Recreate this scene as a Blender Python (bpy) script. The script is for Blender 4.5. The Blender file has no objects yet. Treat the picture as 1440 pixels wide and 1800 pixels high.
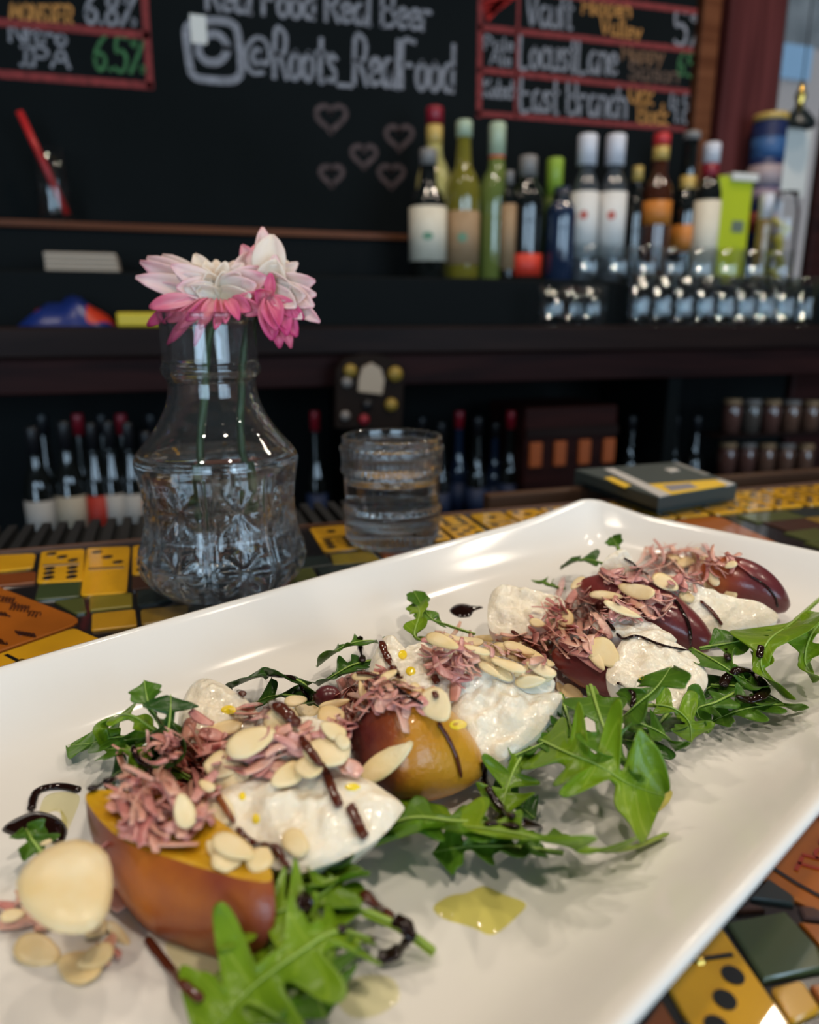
import bpy, bmesh, math, random
from math import sin, cos, pi, atan, atan2, radians, sqrt
from mathutils import Vector, Matrix, noise
from mathutils.bvhtree import BVHTree
random.seed(7)
S = bpy.context.scene
COL = S.collection
# ------------------------------------------------------------------ camera
F_PX, HORIZON, YAW, CAM_H = 1280.0, 566.0, radians(18), 0.125
PITCH = atan((900 - HORIZON) / F_PX)
FWD = Vector((sin(YAW) * cos(PITCH), cos(YAW) * cos(PITCH), -sin(PITCH)))
RGT = Vector((cos(YAW), -sin(YAW), 0)); UPV = RGT.cross(FWD)
CAM = Vector((0, 0, CAM_H))
cd = bpy.data.cameras.new('camera'); cam = bpy.data.objects.new('camera', cd); COL.objects.link(cam)
M = Matrix((RGT, UPV, -FWD)).transposed().to_4x4(); M.translation = CAM
cam.matrix_world = M
cd.sensor_fit = 'VERTICAL'; cd.sensor_height = 24; cd.lens = F_PX / 1800 * 24
cd.clip_start = 0.01; cd.clip_end = 60
cd.dof.use_dof = True; cd.dof.focus_distance = 0.230; cd.dof.aperture_fstop = cd.lens / 2.8
S.camera = cam
# ------------------------------------------------------------------ world, lights, exposure
w = bpy.data.worlds.new('world'); S.world = w; w.use_nodes = True
bg = w.node_tree.nodes['Background']; bg.inputs[0].default_value = (0.62, 0.74, 0.86, 1); bg.inputs[1].default_value = 0.9
S.view_settings.view_transform = 'Standard'; S.view_settings.look = 'None'
S.view_settings.gamma = 1; S.view_settings.use_curve_mapping = False
S.view_settings.exposure = -0.16
S.cycles.use_denoising = True
S.cycles.max_bounces = 14; S.cycles.transmission_bounces = 12; S.cycles.transparent_max_bounces = 12
S.cycles.glossy_bounces = 5; S.cycles.diffuse_bounces = 3
S.cycles.sample_clamp_indirect = 4.0; S.cycles.sample_clamp_direct = 0; S.cycles.blur_glossy = 0.6
S.cycles.caustics_reflective = False; S.cycles.caustics_refractive = True

def area(name, loc, rot, sx, sy, power, color):
    d = bpy.data.lights.new(name, 'AREA'); d.shape = 'RECTANGLE'; d.size = sx; d.size_y = sy
    d.energy = power; d.color = color
    o = bpy.data.objects.new(name, d); COL.objects.link(o); o.location = loc; o.rotation_euler = rot
    return o
WINX = [(-1.55, 1.9), (1.75, 2.1)]
for i, (x, wd) in enumerate(WINX):
    area('window_light', (x, -2.66, 0.25), (radians(90), 0, 0), wd - 0.1, 1.95, 92, (0.55, 0.78, 1.0))
LAMPS = [(0.50, 0.62, 1.25, 7), (-0.35, 0.70, 1.25, 9), (1.35, 0.62, 1.25, 13), (0.30, -0.30, 1.25, 21), (-0.40, -0.25, 1.25, 17), (1.2, -0.3, 1.25, 13), (0.15, 0.98, 1.4, 15), (1.15, 0.98, 1.4, 22)]  # rear pair added to warm the labels; left front lamp added as fill
for (x, y, z, e) in LAMPS:
    d = bpy.data.lights.new('ceiling_and_fill_lamp', 'SPOT'); d.energy = e; d.color = (1.0, 0.86, 0.70); d.shadow_soft_size = 0.045
    d.spot_size = radians(120); d.spot_blend = 0.6
    o = bpy.data.objects.new('ceiling_and_fill_lamp', d); COL.objects.link(o); o.location = (x, y, z)

# ------------------------------------------------------------------ projection helpers (camera model -> real points)
def ray(px, py): return (FWD * F_PX + RGT * (px - 720) + UPV * (900 - py)).normalized()
def P(px, py, z=0.0):
    d = ray(px, py); return CAM + d * ((z - CAM_H) / d.z)
def WY(px, py, Y):
    d = ray(px, py); return CAM + d * (Y / d.y)
def DP(px, py, depth):
    d = ray(px, py); return CAM + d * (depth / d.dot(FWD))
def depth_of(p): return (Vector(p) - CAM).dot(FWD)
def proj(p):
    d = Vector(p) - CAM; k = d.dot(FWD); return 720 + F_PX * d.dot(RGT) / k, 900 - F_PX * d.dot(UPV) / k

# ------------------------------------------------------------------ object helpers
def tag(o, label=None, cat=None, group=None, kind=None):
    if label: o['label'] = label
    if cat: o['category'] = cat
    if group: o['group'] = group
    if kind: o['kind'] = kind
    return o
def empty(name, loc=(0, 0, 0), label=None, cat=None, group=None):
    o = bpy.data.objects.new(name, None); COL.objects.link(o); o.location = loc; o.empty_display_size = 0.01
    return tag(o, label, cat, group)
def obj(name, verts, faces, mat, parent=None, smooth=True, mats=None, midx=None):
    me = bpy.data.meshes.new(name)
    if parent is not None:
        off = Vector(parent.location)
        if parent.parent: off = off + Vector(parent.parent.location)
        verts = [Vector(v) - off for v in verts]
    me.from_pydata([tuple(v) for v in verts], [], [tuple(f) for f in faces])
    if mat: me.materials.append(mat)
    if mats:
        for m in mats: me.materials.append(m)
    if midx: me.polygons.foreach_set('material_index', midx)
    if smooth: me.polygons.foreach_set('use_smooth', [True] * len(me.polygons))
    me.update()
    o = bpy.data.objects.new(name, me); COL.objects.link(o)
    if parent is not None: o.parent = parent
    return o
def fixn(o):
    bm = bmesh.new(); bm.from_mesh(o.data); bmesh.ops.recalc_face_normals(bm, faces=bm.faces); bm.to_mesh(o.data); bm.free(); return o
def bev(o, wd=0.002, seg=2):
    m = o.modifiers.new('bevel', 'BEVEL'); m.width = wd; m.segments = seg; m.limit_method = 'ANGLE'; return o
def box(name, a, b, mat, parent=None, bevel=0.0):
    (x0, y0, z0), (x1, y1, z1) = a, b
    v = [(x0, y0, z0), (x1, y0, z0), (x1, y1, z0), (x0, y1, z0), (x0, y0, z1), (x1, y0, z1), (x1, y1, z1), (x0, y1, z1)]
    f = [(0, 3, 2, 1), (4, 5, 6, 7), (0, 1, 5, 4), (1, 2, 6, 5), (2, 3, 7, 6), (3, 0, 4, 7)]
    o = obj(name, v, f, mat, parent, smooth=False)
    if bevel: bev(o, bevel)
    return o
def lathe_data(profile, segs=32, c=(0, 0, 0), mod=None):
    V, Fc = [], []; n = len(profile)
    for i in range(segs):
        a = 2 * pi * i / segs
        for j, (r, z) in enumerate(profile):
            rr = r if mod is None else r + mod(a, z, j)
            V.append((c[0] + rr * cos(a), c[1] + rr * sin(a), c[2] + z))
    for i in range(segs):
        k = (i + 1) % segs
        for j in range(n - 1):
            Fc.append((i * n + j, k * n + j, k * n + j + 1, i * n + j + 1))
    return V, Fc
def lathe(name, profile, mat, parent=None, segs=32, c=(0, 0, 0), mod=None, smooth=True):
    V, Fc = lathe_data(profile, segs, c, mod)
    o = obj(name, V, Fc, mat, parent, smooth)
    bm = bmesh.new(); bm.from_mesh(o.data); bmesh.ops.remove_doubles(bm, verts=bm.verts, dist=1e-6)
    bmesh.ops.recalc_face_normals(bm, faces=bm.faces); bm.to_mesh(o.data); bm.free()
    return o
def spline(pts, n):
    pts = [Vector(p) for p in pts]
    if len(pts) == 2: return [pts[0].lerp(pts[1], i / (n - 1)) for i in range(n)]
    ext = [pts[0] * 2 - pts[1]] + pts + [pts[-1] * 2 - pts[-2]]
    out = []; m = len(pts) - 1
    for i in range(n):
        t = i / (n - 1) * m; k = min(int(t), m - 1); u = t - k
        a, b, c, d = ext[k:k + 4]
        out.append(0.5 * ((2 * b) + (c - a) * u + (2 * a - 5 * b + 4 * c - d) * u * u + (3 * b - a - 3 * c + d) * u ** 3))
    return out
def tube_data(pts, radii, segs=8, flat=1.0, up=Vector((0, 0, 1)), cap=True):
    V, Fc = [], []; n = len(pts)
    for i, p in enumerate(pts):
        t = (pts[min(i + 1, n - 1)] - pts[max(i - 1, 0)])
        if t.length < 1e-9: t = Vector((1, 0, 0))
        t.normalize()
        s = t.cross(up)
        if s.length < 1e-4: s = t.cross(Vector((0, 1, 0.2)))
        s.normalize(); u = s.cross(t)
        r = radii[i] if hasattr(radii, '__len__') else radii
        for k in range(segs):
            a = 2 * pi * k / segs
            V.append(p + s * (r * cos(a)) + u * (r * flat * sin(a)))
    for i in range(n - 1):
        for k in range(segs):
            l = (k + 1) % segs
            Fc.append((i * segs + k, i * segs + l, (i + 1) * segs + l, (i + 1) * segs + k))
    if cap:
        Fc.append(tuple(range(segs))[::-1]); Fc.append(tuple((n - 1) * segs + k for k in range(segs)))
    return V, Fc
def prism(name, poly, z0, z1, mat, parent=None, cham=0.0, smooth=False):
    """poly: list of (x, y) counter-clockwise; solid with a chamfered top"""
    n = len(poly); A = sum(poly[i][0] * poly[(i + 1) % n][1] - poly[(i + 1) % n][0] * poly[i][1] for i in range(n))
    if A < 0: poly = poly[::-1]
    cx = sum(p[0] for p in poly) / n; cy = sum(p[1] for p in poly) / n
    V = [(x, y, z0) for x, y in poly]; rings = [z0]
    if cham:
        V += [(x, y, z1 - cham) for x, y in poly]
        def ins(x, y):
            d = sqrt((x - cx) ** 2 + (y - cy) ** 2) + 1e-9; k = 1 - cham * 1.3 / d
            return cx + (x - cx) * k, cy + (y - cy) * k
        V += [(*ins(x, y), z1) for x, y in poly]; L = 3
    else:
        V += [(x, y, z1) for x, y in poly]; L = 2
    Fc = [tuple(range(n))[::-1], tuple((L - 1) * n + i for i in range(n))]
    for l in range(L - 1):
        for i in range(n):
            j = (i + 1) % n; Fc.append((l * n + i, l * n + j, (l + 1) * n + j, (l + 1) * n + i))
    return obj(name, V, Fc, mat, parent, smooth)
def ribbon_data(lines, wid, V=None, Fc=None, nrm=Vector((0, 0, 1)), thick=0.0003):
    """flat strokes: lines of 3-D points, each a thin raised strip"""
    V = [] if V is None else V; Fc = [] if Fc is None else Fc
    for pts in lines:
        n = len(pts); b = len(V)
        for i, p in enumerate(pts):
            t = pts[min(i + 1, n - 1)] - pts[max(i - 1, 0)]
            if t.length < 1e-9: t = Vector((1, 0, 0))
            t.normalize(); s = nrm.cross(t).normalized() * (wid / 2)
            e = t * (wid * 0.35) * (-1 if i == 0 else 1 if i == n - 1 else 0)
            V += [p - s + e, p - s + e + nrm * thick, p + s + e + nrm * thick, p + s + e]
        for i in range(n - 1):
            for k in range(3):
                Fc.append((b + i * 4 + k, b + (i + 1) * 4 + k, b + (i + 1) * 4 + k + 1, b + i * 4 + k + 1))
        Fc.append((b, b + 1, b + 2, b + 3)); Fc.append((b + (n - 1) * 4 + 3, b + (n - 1) * 4 + 2, b + (n - 1) * 4 + 1, b + (n - 1) * 4))
    return V, Fc
def copy_tree(o, parent=None):
    c = o.copy(); COL.objects.link(c); c.parent = parent
    for ch in list(o.children): copy_tree(ch, c)
    return c

# ------------------------------------------------------------------ materials
def mat(name, color=(0.5, 0.5, 0.5), rough=0.5, metal=0.0, spec=0.5, coat=0.0, trans=0.0, ior=1.45, sss=0.0, sssr=(1, 0.5, 0.3), sssc=0.003,
        var=None, vscale=60, detail=3, bump=0.0, bscale=200, emit=None, estr=1.0, coatr=0.03):
    m = bpy.data.materials.new(name); m.use_nodes = True; nt = m.node_tree; b = nt.nodes['Principled BSDF']
    b.inputs['Base Color'].default_value = (*color, 1); b.inputs['Roughness'].default_value = rough
    b.inputs['Metallic'].default_value = metal; b.inputs['Specular IOR Level'].default_value = spec
    b.inputs['Coat Weight'].default_value = coat; b.inputs['Coat Roughness'].default_value = coatr
    b.inputs['Transmission Weight'].default_value = trans; b.inputs['IOR'].default_value = ior
    if sss:
        b.inputs['Subsurface Weight'].default_value = sss; b.inputs['Subsurface Radius'].default_value = sssr
        b.inputs['Subsurface Scale'].default_value = sssc
    tc = None
    if var is not None or bump:
        tc = nt.nodes.new('ShaderNodeTexCoord')
    if var is not None:
        n = nt.nodes.new('ShaderNodeTexNoise'); n.inputs['Scale'].default_value = vscale; n.inputs['Detail'].default_value = detail
        nt.links.new(tc.outputs['Object'], n.inputs['Vector'])
        r = nt.nodes.new('ShaderNodeValToRGB'); r.color_ramp.elements[0].position = 0.32; r.color_ramp.elements[1].position = 0.68
        r.color_ramp.elements[0].color = (*color, 1); r.color_ramp.elements[1].color = (*var, 1)
        nt.links.new(n.outputs['Fac'], r.inputs[0]); nt.links.new(r.outputs[0], b.inputs['Base Color'])
    if bump:
        n2 = nt.nodes.new('ShaderNodeTexNoise'); n2.inputs['Scale'].default_value = bscale; n2.inputs['Detail'].default_value = 4
        nt.links.new(tc.outputs['Object'], n2.inputs['Vector'])
        bp = nt.nodes.new('ShaderNodeBump'); bp.inputs['Strength'].default_value = 1; bp.inputs['Distance'].default_value = bump
        nt.links.new(n2.outputs['Fac'], bp.inputs['Height']); nt.links.new(bp.outputs[0], b.inputs['Normal'])
    if emit:
        b.inputs['Emission Color'].default_value = (*emit, 1); b.inputs['Emission Strength'].default_value = estr
    return m
def wood(name, c1, c2, rough=0.4, coat=0.0, scale=9, axis=(0.08, 1, 1)):
    m = mat(name, c1, rough, coat=coat, spec=0.08); nt = m.node_tree; b = nt.nodes['Principled BSDF']
    tc = nt.nodes.new('ShaderNodeTexCoord'); mp = nt.nodes.new('ShaderNodeMapping'); mp.inputs['Scale'].default_value = axis
    n = nt.nodes.new('ShaderNodeTexNoise'); n.inputs['Scale'].default_value = scale * 4; n.inputs['Detail'].default_value = 6; n.inputs['Distortion'].default_value = 0.6
    r = nt.nodes.new('ShaderNodeValToRGB'); r.color_ramp.elements[0].color = (*c1, 1); r.color_ramp.elements[1].color = (*c2, 1)
    r.color_ramp.elements[0].position = 0.35; r.color_ramp.elements[1].position = 0.7
    nt.links.new(tc.outputs['Object'], mp.inputs[0]); nt.links.new(mp.outputs[0], n.inputs['Vector']); nt.links.new(n.outputs['Fac'], r.inputs[0]); nt.links.new(r.outputs[0], b.inputs['Base Color'])
    return m
def attr_mat(name, stops, rough=0.5, sss=0.0, sssc=0.002, coat=0.0, transl=0.0, attr='tone', nscale=0, namp=0.0, bump=0.0, bscale=400, spec=0.5):
    """colour ramp over a per-vertex natural tone (skin ripeness, petal length, leaf vein) plus noise"""
    m = mat(name, stops[0][1], rough, sss=sss, sssc=sssc, coat=coat, bump=bump, bscale=bscale, spec=spec); nt = m.node_tree; b = nt.nodes['Principled BSDF']
    a = nt.nodes.new('ShaderNodeAttribute'); a.attribute_name = attr
    r = nt.nodes.new('ShaderNodeValToRGB')
    while len(r.color_ramp.elements) < len(stops): r.color_ramp.elements.new(0.5)
    for e, (p, c) in zip(r.color_ramp.elements, stops): e.position = p; e.color = (*c, 1)
    src = a.outputs['Fac']
    if namp:
        tc = nt.nodes.new('ShaderNodeTexCoord'); n = nt.nodes.new('ShaderNodeTexNoise'); n.inputs['Scale'].default_value = nscale; n.inputs['Detail'].default_value = 4
        nt.links.new(tc.outputs['Object'], n.inputs['Vector'])
        s = nt.nodes.new('ShaderNodeMath'); s.operation = 'MULTIPLY_ADD'; s.inputs[1].default_value = namp; s.inputs[2].default_value = -namp / 2
        nt.links.new(n.outputs['Fac'], s.inputs[0])
        ad = nt.nodes.new('ShaderNodeMath'); ad.operation = 'ADD'
        nt.links.new(src, ad.inputs[0]); nt.links.new(s.outputs[0], ad.inputs[1]); src = ad.outputs[0]
    nt.links.new(src, r.inputs[0]); nt.links.new(r.outputs[0], b.inputs['Base Color'])
    if transl:
        tr = nt.nodes.new('ShaderNodeBsdfTranslucent'); mx = nt.nodes.new('ShaderNodeMixShader'); mx.inputs[0].default_value = transl
        nt.links.new(r.outputs[0], tr.inputs[0]); out = nt.nodes['Material Output']
        nt.links.new(b.outputs[0], mx.inputs[1]); nt.links.new(tr.outputs[0], mx.inputs[2]); nt.links.new(mx.outputs[0], out.inputs[0])
    return m
def set_tone(o, vals):
    a = o.data.attributes.new('tone', 'FLOAT', 'POINT'); a.data.foreach_set('value', vals)
def film(name, color, base=0.04):
    """thin clear liquid film: tinted transparency with a mirror-like skin"""
    m = bpy.data.materials.new(name); m.use_nodes = True; nt = m.node_tree; nt.nodes.remove(nt.nodes['Principled BSDF'])
    t = nt.nodes.new('ShaderNodeBsdfTransparent'); t.inputs[0].default_value = (*color, 1)
    g = nt.nodes.new('ShaderNodeBsdfGlossy'); g.inputs['Roughness'].default_value = 0.04
    lw = nt.nodes.new('ShaderNodeLayerWeight'); lw.inputs[0].default_value = 0.5
    pw = nt.nodes.new('ShaderNodeMath'); pw.operation = 'POWER'; pw.inputs[1].default_value = 4.0; nt.links.new(lw.outputs['Facing'], pw.inputs[0])
    fr = nt.nodes.new('ShaderNodeMath'); fr.operation = 'MULTIPLY_ADD'; fr.inputs[1].default_value = 0.7; fr.inputs[2].default_value = base; nt.links.new(pw.outputs[0], fr.inputs[0])
    mx = nt.nodes.new('ShaderNodeMixShader')
    nt.links.new(fr.outputs[0], mx.inputs[0]); nt.links.new(t.outputs[0], mx.inputs[1]); nt.links.new(g.outputs[0], mx.inputs[2])
    nt.links.new(mx.outputs[0], nt.nodes['Material Output'].inputs[0]); return m

MT = {}
MT['plate'] = mat('white_glazed_ceramic', (0.80, 0.785, 0.75), 0.13, spec=0.22, coat=0.0)
MT['glass'] = mat('clear_glass', (1, 1, 1), 0.0, trans=1.0, ior=1.46)
MT['thin_glass'] = film('thin_tumbler_glass', (0.97, 0.985, 0.99), 0.075)
MT['pressed_glass'] = mat('pressed_glass', (1, 1, 1), 0.0, trans=1.0, ior=1.46)
nt = MT['pressed_glass'].node_tree; tl = nt.nodes.new('ShaderNodeBsdfTranslucent'); tl.inputs[0].default_value = (0.86, 0.90, 0.88, 1)
df = nt.nodes.new('ShaderNodeBsdfDiffuse'); df.inputs[0].default_value = (0.86, 0.90, 0.88, 1); m1 = nt.nodes.new('ShaderNodeMixShader'); m2 = nt.nodes.new('ShaderNodeMixShader'); m2.inputs[0].default_value = 0.014
nt.links.new(tl.outputs[0], m1.inputs[1]); nt.links.new(df.outputs[0], m1.inputs[2]); nt.links.new(nt.nodes['Principled BSDF'].outputs[0], m2.inputs[1]); nt.links.new(m1.outputs[0], m2.inputs[2]); nt.links.new(m2.outputs[0], nt.nodes['Material Output'].inputs[0])
MT['water'] = mat('water', (0.97, 0.99, 0.985), 0.0, trans=1.0, ior=1.33)
MT['balsamic'] = mat('balsamic_glaze', (0.014, 0.005, 0.0035), 0.07, spec=0.5)
MT['balsamic_thin'] = mat('thin_balsamic_glaze', (0.085, 0.018, 0.008), 0.08, spec=0.5)
MT['balsamic_amber'] = mat('amber_balsamic_glaze', (0.22, 0.06, 0.012), 0.09, spec=0.5)
MT['oil'] = film('olive_oil', (0.97, 0.93, 0.50))
MT['oil_pale'] = film('pale_olive_oil', (0.97, 0.955, 0.78))
MT['oil_drop'] = mat('golden_oil_drop', (0.90, 0.66, 0.03), 0.08, spec=0.6)
MT['curd'] = mat('burrata_curd', (0.87, 0.775, 0.60), 0.20, sss=0.35, sssr=(1, 0.8, 0.55), sssc=0.003, bump=0.0009, bscale=300, coat=0.35, var=(0.89, 0.82, 0.68), vscale=110)
MT['cheese_skin'] = mat('burrata_skin', (0.86, 0.84, 0.76), 0.25, sss=0.3, sssr=(1, 0.85, 0.7), sssc=0.003, coat=0.3)
MT['almond'] = mat('blanched_almond', (0.78, 0.57, 0.26), 0.34, sss=0.2, sssr=(1, 0.7, 0.35), sssc=0.0015, var=(0.83, 0.69, 0.43), vscale=90, bump=0.00012, bscale=500)
MT['almond_skin'] = mat('almond_skin', (0.16, 0.06, 0.025), 0.5)
MT['ham'] = mat('shredded_ham', (0.52, 0.185, 0.165), 0.26, sss=0.2, sssr=(1, 0.4, 0.3), sssc=0.002, var=(0.72, 0.36, 0.31), vscale=150, bump=0.0002, bscale=600, coat=0.15)
MT['ham_b'] = mat('pale_shredded_ham', (0.66, 0.29, 0.23), 0.28, sss=0.2, sssr=(1, 0.4, 0.3), sssc=0.002, var=(0.80, 0.46, 0.34), vscale=120, bump=0.0002, bscale=600, coat=0.15)
MT['flesh'] = mat('peach_flesh', (0.60, 0.36, 0.010), 0.3, sss=0.12, sssr=(1, 0.5, 0.1), sssc=0.002, var=(0.55, 0.27, 0.008), vscale=160, bump=0.0003, bscale=420, coat=0.2)
MT['peach_red'] = attr_mat('peach_skin_red_orange', [(0.0, (0.13, 0.028, 0.020)), (0.35, (0.25, 0.050, 0.022)), (0.62, (0.43, 0.115, 0.012)), (1.0, (0.52, 0.19, 0.016))], 0.34, sss=0.08, coat=0.15, nscale=110, namp=0.5, bump=0.00012, bscale=700)
MT['peach_gold'] = attr_mat('peach_skin_golden', [(0.0, (0.13, 0.022, 0.016)), (0.3, (0.28, 0.06, 0.015)), (0.5, (0.50, 0.19, 0.012)), (1.0, (0.60, 0.29, 0.022))], 0.30, sss=0.08, coat=0.25, nscale=130, namp=0.6, bump=0.0003, bscale=700)
MT['peach_dark'] = attr_mat('peach_skin_dark_red', [(0.0, (0.08, 0.016, 0.022)), (0.45, (0.19, 0.034, 0.034)), (0.8, (0.32, 0.06, 0.03)), (1.0, (0.48, 0.12, 0.03))], 0.28, sss=0.05, coat=0.2, nscale=120, namp=0.35, bump=0.0001, bscale=700)
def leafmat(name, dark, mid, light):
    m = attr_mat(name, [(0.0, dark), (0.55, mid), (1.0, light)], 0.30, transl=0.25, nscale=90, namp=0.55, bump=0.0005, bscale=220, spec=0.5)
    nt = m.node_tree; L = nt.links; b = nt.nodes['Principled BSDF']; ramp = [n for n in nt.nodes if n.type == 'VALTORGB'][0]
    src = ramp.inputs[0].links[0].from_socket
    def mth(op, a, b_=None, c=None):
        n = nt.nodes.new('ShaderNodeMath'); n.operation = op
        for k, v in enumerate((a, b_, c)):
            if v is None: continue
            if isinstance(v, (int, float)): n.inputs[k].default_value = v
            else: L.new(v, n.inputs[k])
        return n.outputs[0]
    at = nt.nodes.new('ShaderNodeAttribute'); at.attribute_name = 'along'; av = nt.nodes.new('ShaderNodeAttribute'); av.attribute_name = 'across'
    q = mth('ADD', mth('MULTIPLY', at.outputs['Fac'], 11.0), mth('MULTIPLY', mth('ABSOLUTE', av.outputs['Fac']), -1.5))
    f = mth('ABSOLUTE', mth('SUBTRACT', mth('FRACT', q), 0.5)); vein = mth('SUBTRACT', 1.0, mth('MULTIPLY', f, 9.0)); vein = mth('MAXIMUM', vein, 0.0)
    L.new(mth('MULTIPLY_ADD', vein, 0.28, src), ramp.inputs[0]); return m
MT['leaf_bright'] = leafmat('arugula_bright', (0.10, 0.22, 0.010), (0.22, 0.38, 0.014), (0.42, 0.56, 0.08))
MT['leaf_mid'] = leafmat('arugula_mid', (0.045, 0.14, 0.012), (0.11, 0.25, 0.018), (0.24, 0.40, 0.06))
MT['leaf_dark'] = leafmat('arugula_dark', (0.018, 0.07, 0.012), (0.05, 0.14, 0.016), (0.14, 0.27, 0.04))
MT['rib'] = mat('arugula_midrib', (0.30, 0.46, 0.09), 0.35, spec=0.4)
MT['petal'] = attr_mat('petal_cream_to_pink', [(0.0, (0.86, 0.66, 0.42)), (0.40, (0.88, 0.75, 0.62)), (0.80, (0.86, 0.56, 0.54)), (1.0, (0.82, 0.30, 0.38))], 0.5, transl=0.3, nscale=90, namp=0.35)
MT['petal_pink'] = attr_mat('petal_deep_pink', [(0.0, (0.88, 0.48, 0.46)), (0.5, (0.84, 0.21, 0.29)), (1.0, (0.66, 0.05, 0.20))], 0.5, transl=0.3, nscale=90, namp=0.4)
MT['stem'] = mat('flower_stem', (0.022, 0.055, 0.012), 0.5)
MT['grout'] = mat('dark_grout', (0.010, 0.009, 0.010), 0.25, coat=0.8)
MT['rubber'] = mat('black_rubber', (0.011, 0.012, 0.013), 0.45)
MT['steel'] = mat('brushed_steel', (0.5, 0.5, 0.5), 0.3, metal=1)
MT['brass'] = mat('brass', (0.75, 0.5, 0.12), 0.25, metal=1)
MT['darkwood'] = wood('dark_stained_wood', (0.010, 0.0055, 0.005), (0.021, 0.011, 0.009), 0.45)
MT['redwood'] = wood('mahogany_stained_wood', (0.016, 0.0055, 0.005), (0.042, 0.012, 0.010), 0.5)
MT['pillarwood'] = wood('mahogany_pillar', (0.060, 0.015, 0.014), (0.11, 0.028, 0.026), 0.45, axis=(1, 1, 0.06))
MT['blackpaint'] = mat('black_paint', (0.004, 0.005, 0.005), 0.6, spec=0.08)
MT['copper'] = wood('copper_brown_edging', (0.09, 0.028, 0.012), (0.17, 0.06, 0.026), 0.35)
MT['board'] = mat('chalkboard', (0.005, 0.0063, 0.0063), 0.75, spec=0.04, var=(0.0076, 0.0092, 0.0095), vscale=2.5, detail=5)
def chalk(name, c): return mat(name, tuple(x * 0.5 for x in c), 0.95, var=c, vscale=90, detail=6)
MT['chalk_white'] = chalk('white_chalk', (0.27, 0.26, 0.28))
MT['chalk_red'] = chalk('red_chalk', (0.25, 0.034, 0.032))
MT['chalk_orange'] = chalk('orange_chalk', (0.55, 0.24, 0.06))
MT['chalk_green'] = chalk('green_chalk', (0.055, 0.17, 0.06))
MT['chalk_pink'] = chalk('faint_pink_chalk', (0.085, 0.055, 0.052))
MT['chalk_brightred'] = chalk('bright_red_chalk', (0.5, 0.02, 0.015))
MT['paper'] = mat('paper', (0.62, 0.58, 0.52), 0.7)
MT['white'] = mat('white_plastic', (0.78, 0.76, 0.74), 0.4)
for k, c in {'tile_yellow': (0.74, 0.38, 0.007), 'tile_gold': (0.58, 0.30, 0.010), 'tile_olive': (0.26, 0.20, 0.014), 'tile_green': (0.045, 0.07, 0.022), 'tile_moss': (0.085, 0.10, 0.022), 'tile_slate': (0.018, 0.030, 0.028),
             'tile_brown': (0.06, 0.022, 0.012), 'tile_orange': (0.42, 0.115, 0.006), 'tile_rust': (0.24, 0.06, 0.010), 'tile_ochre': (0.30, 0.18, 0.022), 'tile_black': (0.010, 0.010, 0.011)}.items():
    MT[k] = mat(k, c, 0.35, coat=1.0, coatr=0.04, var=tuple(x * 0.82 for x in c), vscale=45, bump=0.00003, bscale=500)
MT['pip'] = mat('black_pip', (0.008, 0.008, 0.009), 0.2, coat=0.8)
MT['print_brown'] = mat('brown_print', (0.05, 0.014, 0.008), 0.3, coat=0.8)
MT['print_red'] = mat('red_print', (0.36, 0.03, 0.008), 0.3, coat=0.8)

# ------------------------------------------------------------------ surface lookup for food that rests on food
TREES = []
def solid(o):
    me = o.data; mw = Matrix.Translation(o.location)
    p = o.parent
    while p is not None: mw = Matrix.Translation(p.location) @ mw; p = p.parent
    TREES.append(BVHTree.FromPolygons([mw @ v.co for v in me.vertices], [tuple(f.vertices) for f in me.polygons]))
    return o
def hit(px, py):
    d = ray(px, py); best = None
    for t in TREES:
        r = t.ray_cast(CAM, d)
        if r[0] is not None and (best is None or r[3] < best[2]): best = (r[0], r[1], r[3])
    if best is None: return P(px, py, 0.006), Vector((0, 0, 1))
    n = best[1]
    if n.dot(d) > 0: n = -n
    return best[0], n
# ------------------------------------------------------------------ the room
FLOOR_Z, CEIL_Z, WALL_Y, REAR_Y = -1.07, 1.75, 1.56, -2.75
MT['wallpaint'] = mat('dark_wall_paint', (0.05, 0.045, 0.042), 0.7, var=(0.06, 0.052, 0.048), vscale=4)
MT['floorwood'] = wood('dark_floor_boards', (0.03, 0.018, 0.012), (0.06, 0.035, 0.022), 0.45, axis=(1, 0.08, 1))
MT['ceilpaint'] = mat('ceiling_paint', (0.07, 0.062, 0.055), 0.8, var=(0.08, 0.07, 0.062), vscale=3)
def struct(o, kind='structure'): o['kind'] = kind; return o
struct(box('floor', (-2.9, REAR_Y - 0.1, FLOOR_Z - 0.1), (3.6, WALL_Y + 0.12, FLOOR_Z), MT['floorwood']))
struct(box('ceiling', (-2.9, REAR_Y - 0.1, CEIL_Z), (3.6, WALL_Y + 0.12, CEIL_Z + 0.1), MT['ceilpaint']))
struct(box('wall_left', (-2.9, REAR_Y - 0.1, FLOOR_Z), (-2.8, WALL_Y + 0.12, CEIL_Z), MT['wallpaint']))
struct(box('wall_right', (3.5, REAR_Y - 0.1, FLOOR_Z), (3.6, WALL_Y + 0.12, CEIL_Z), MT['wallpaint']))
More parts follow.
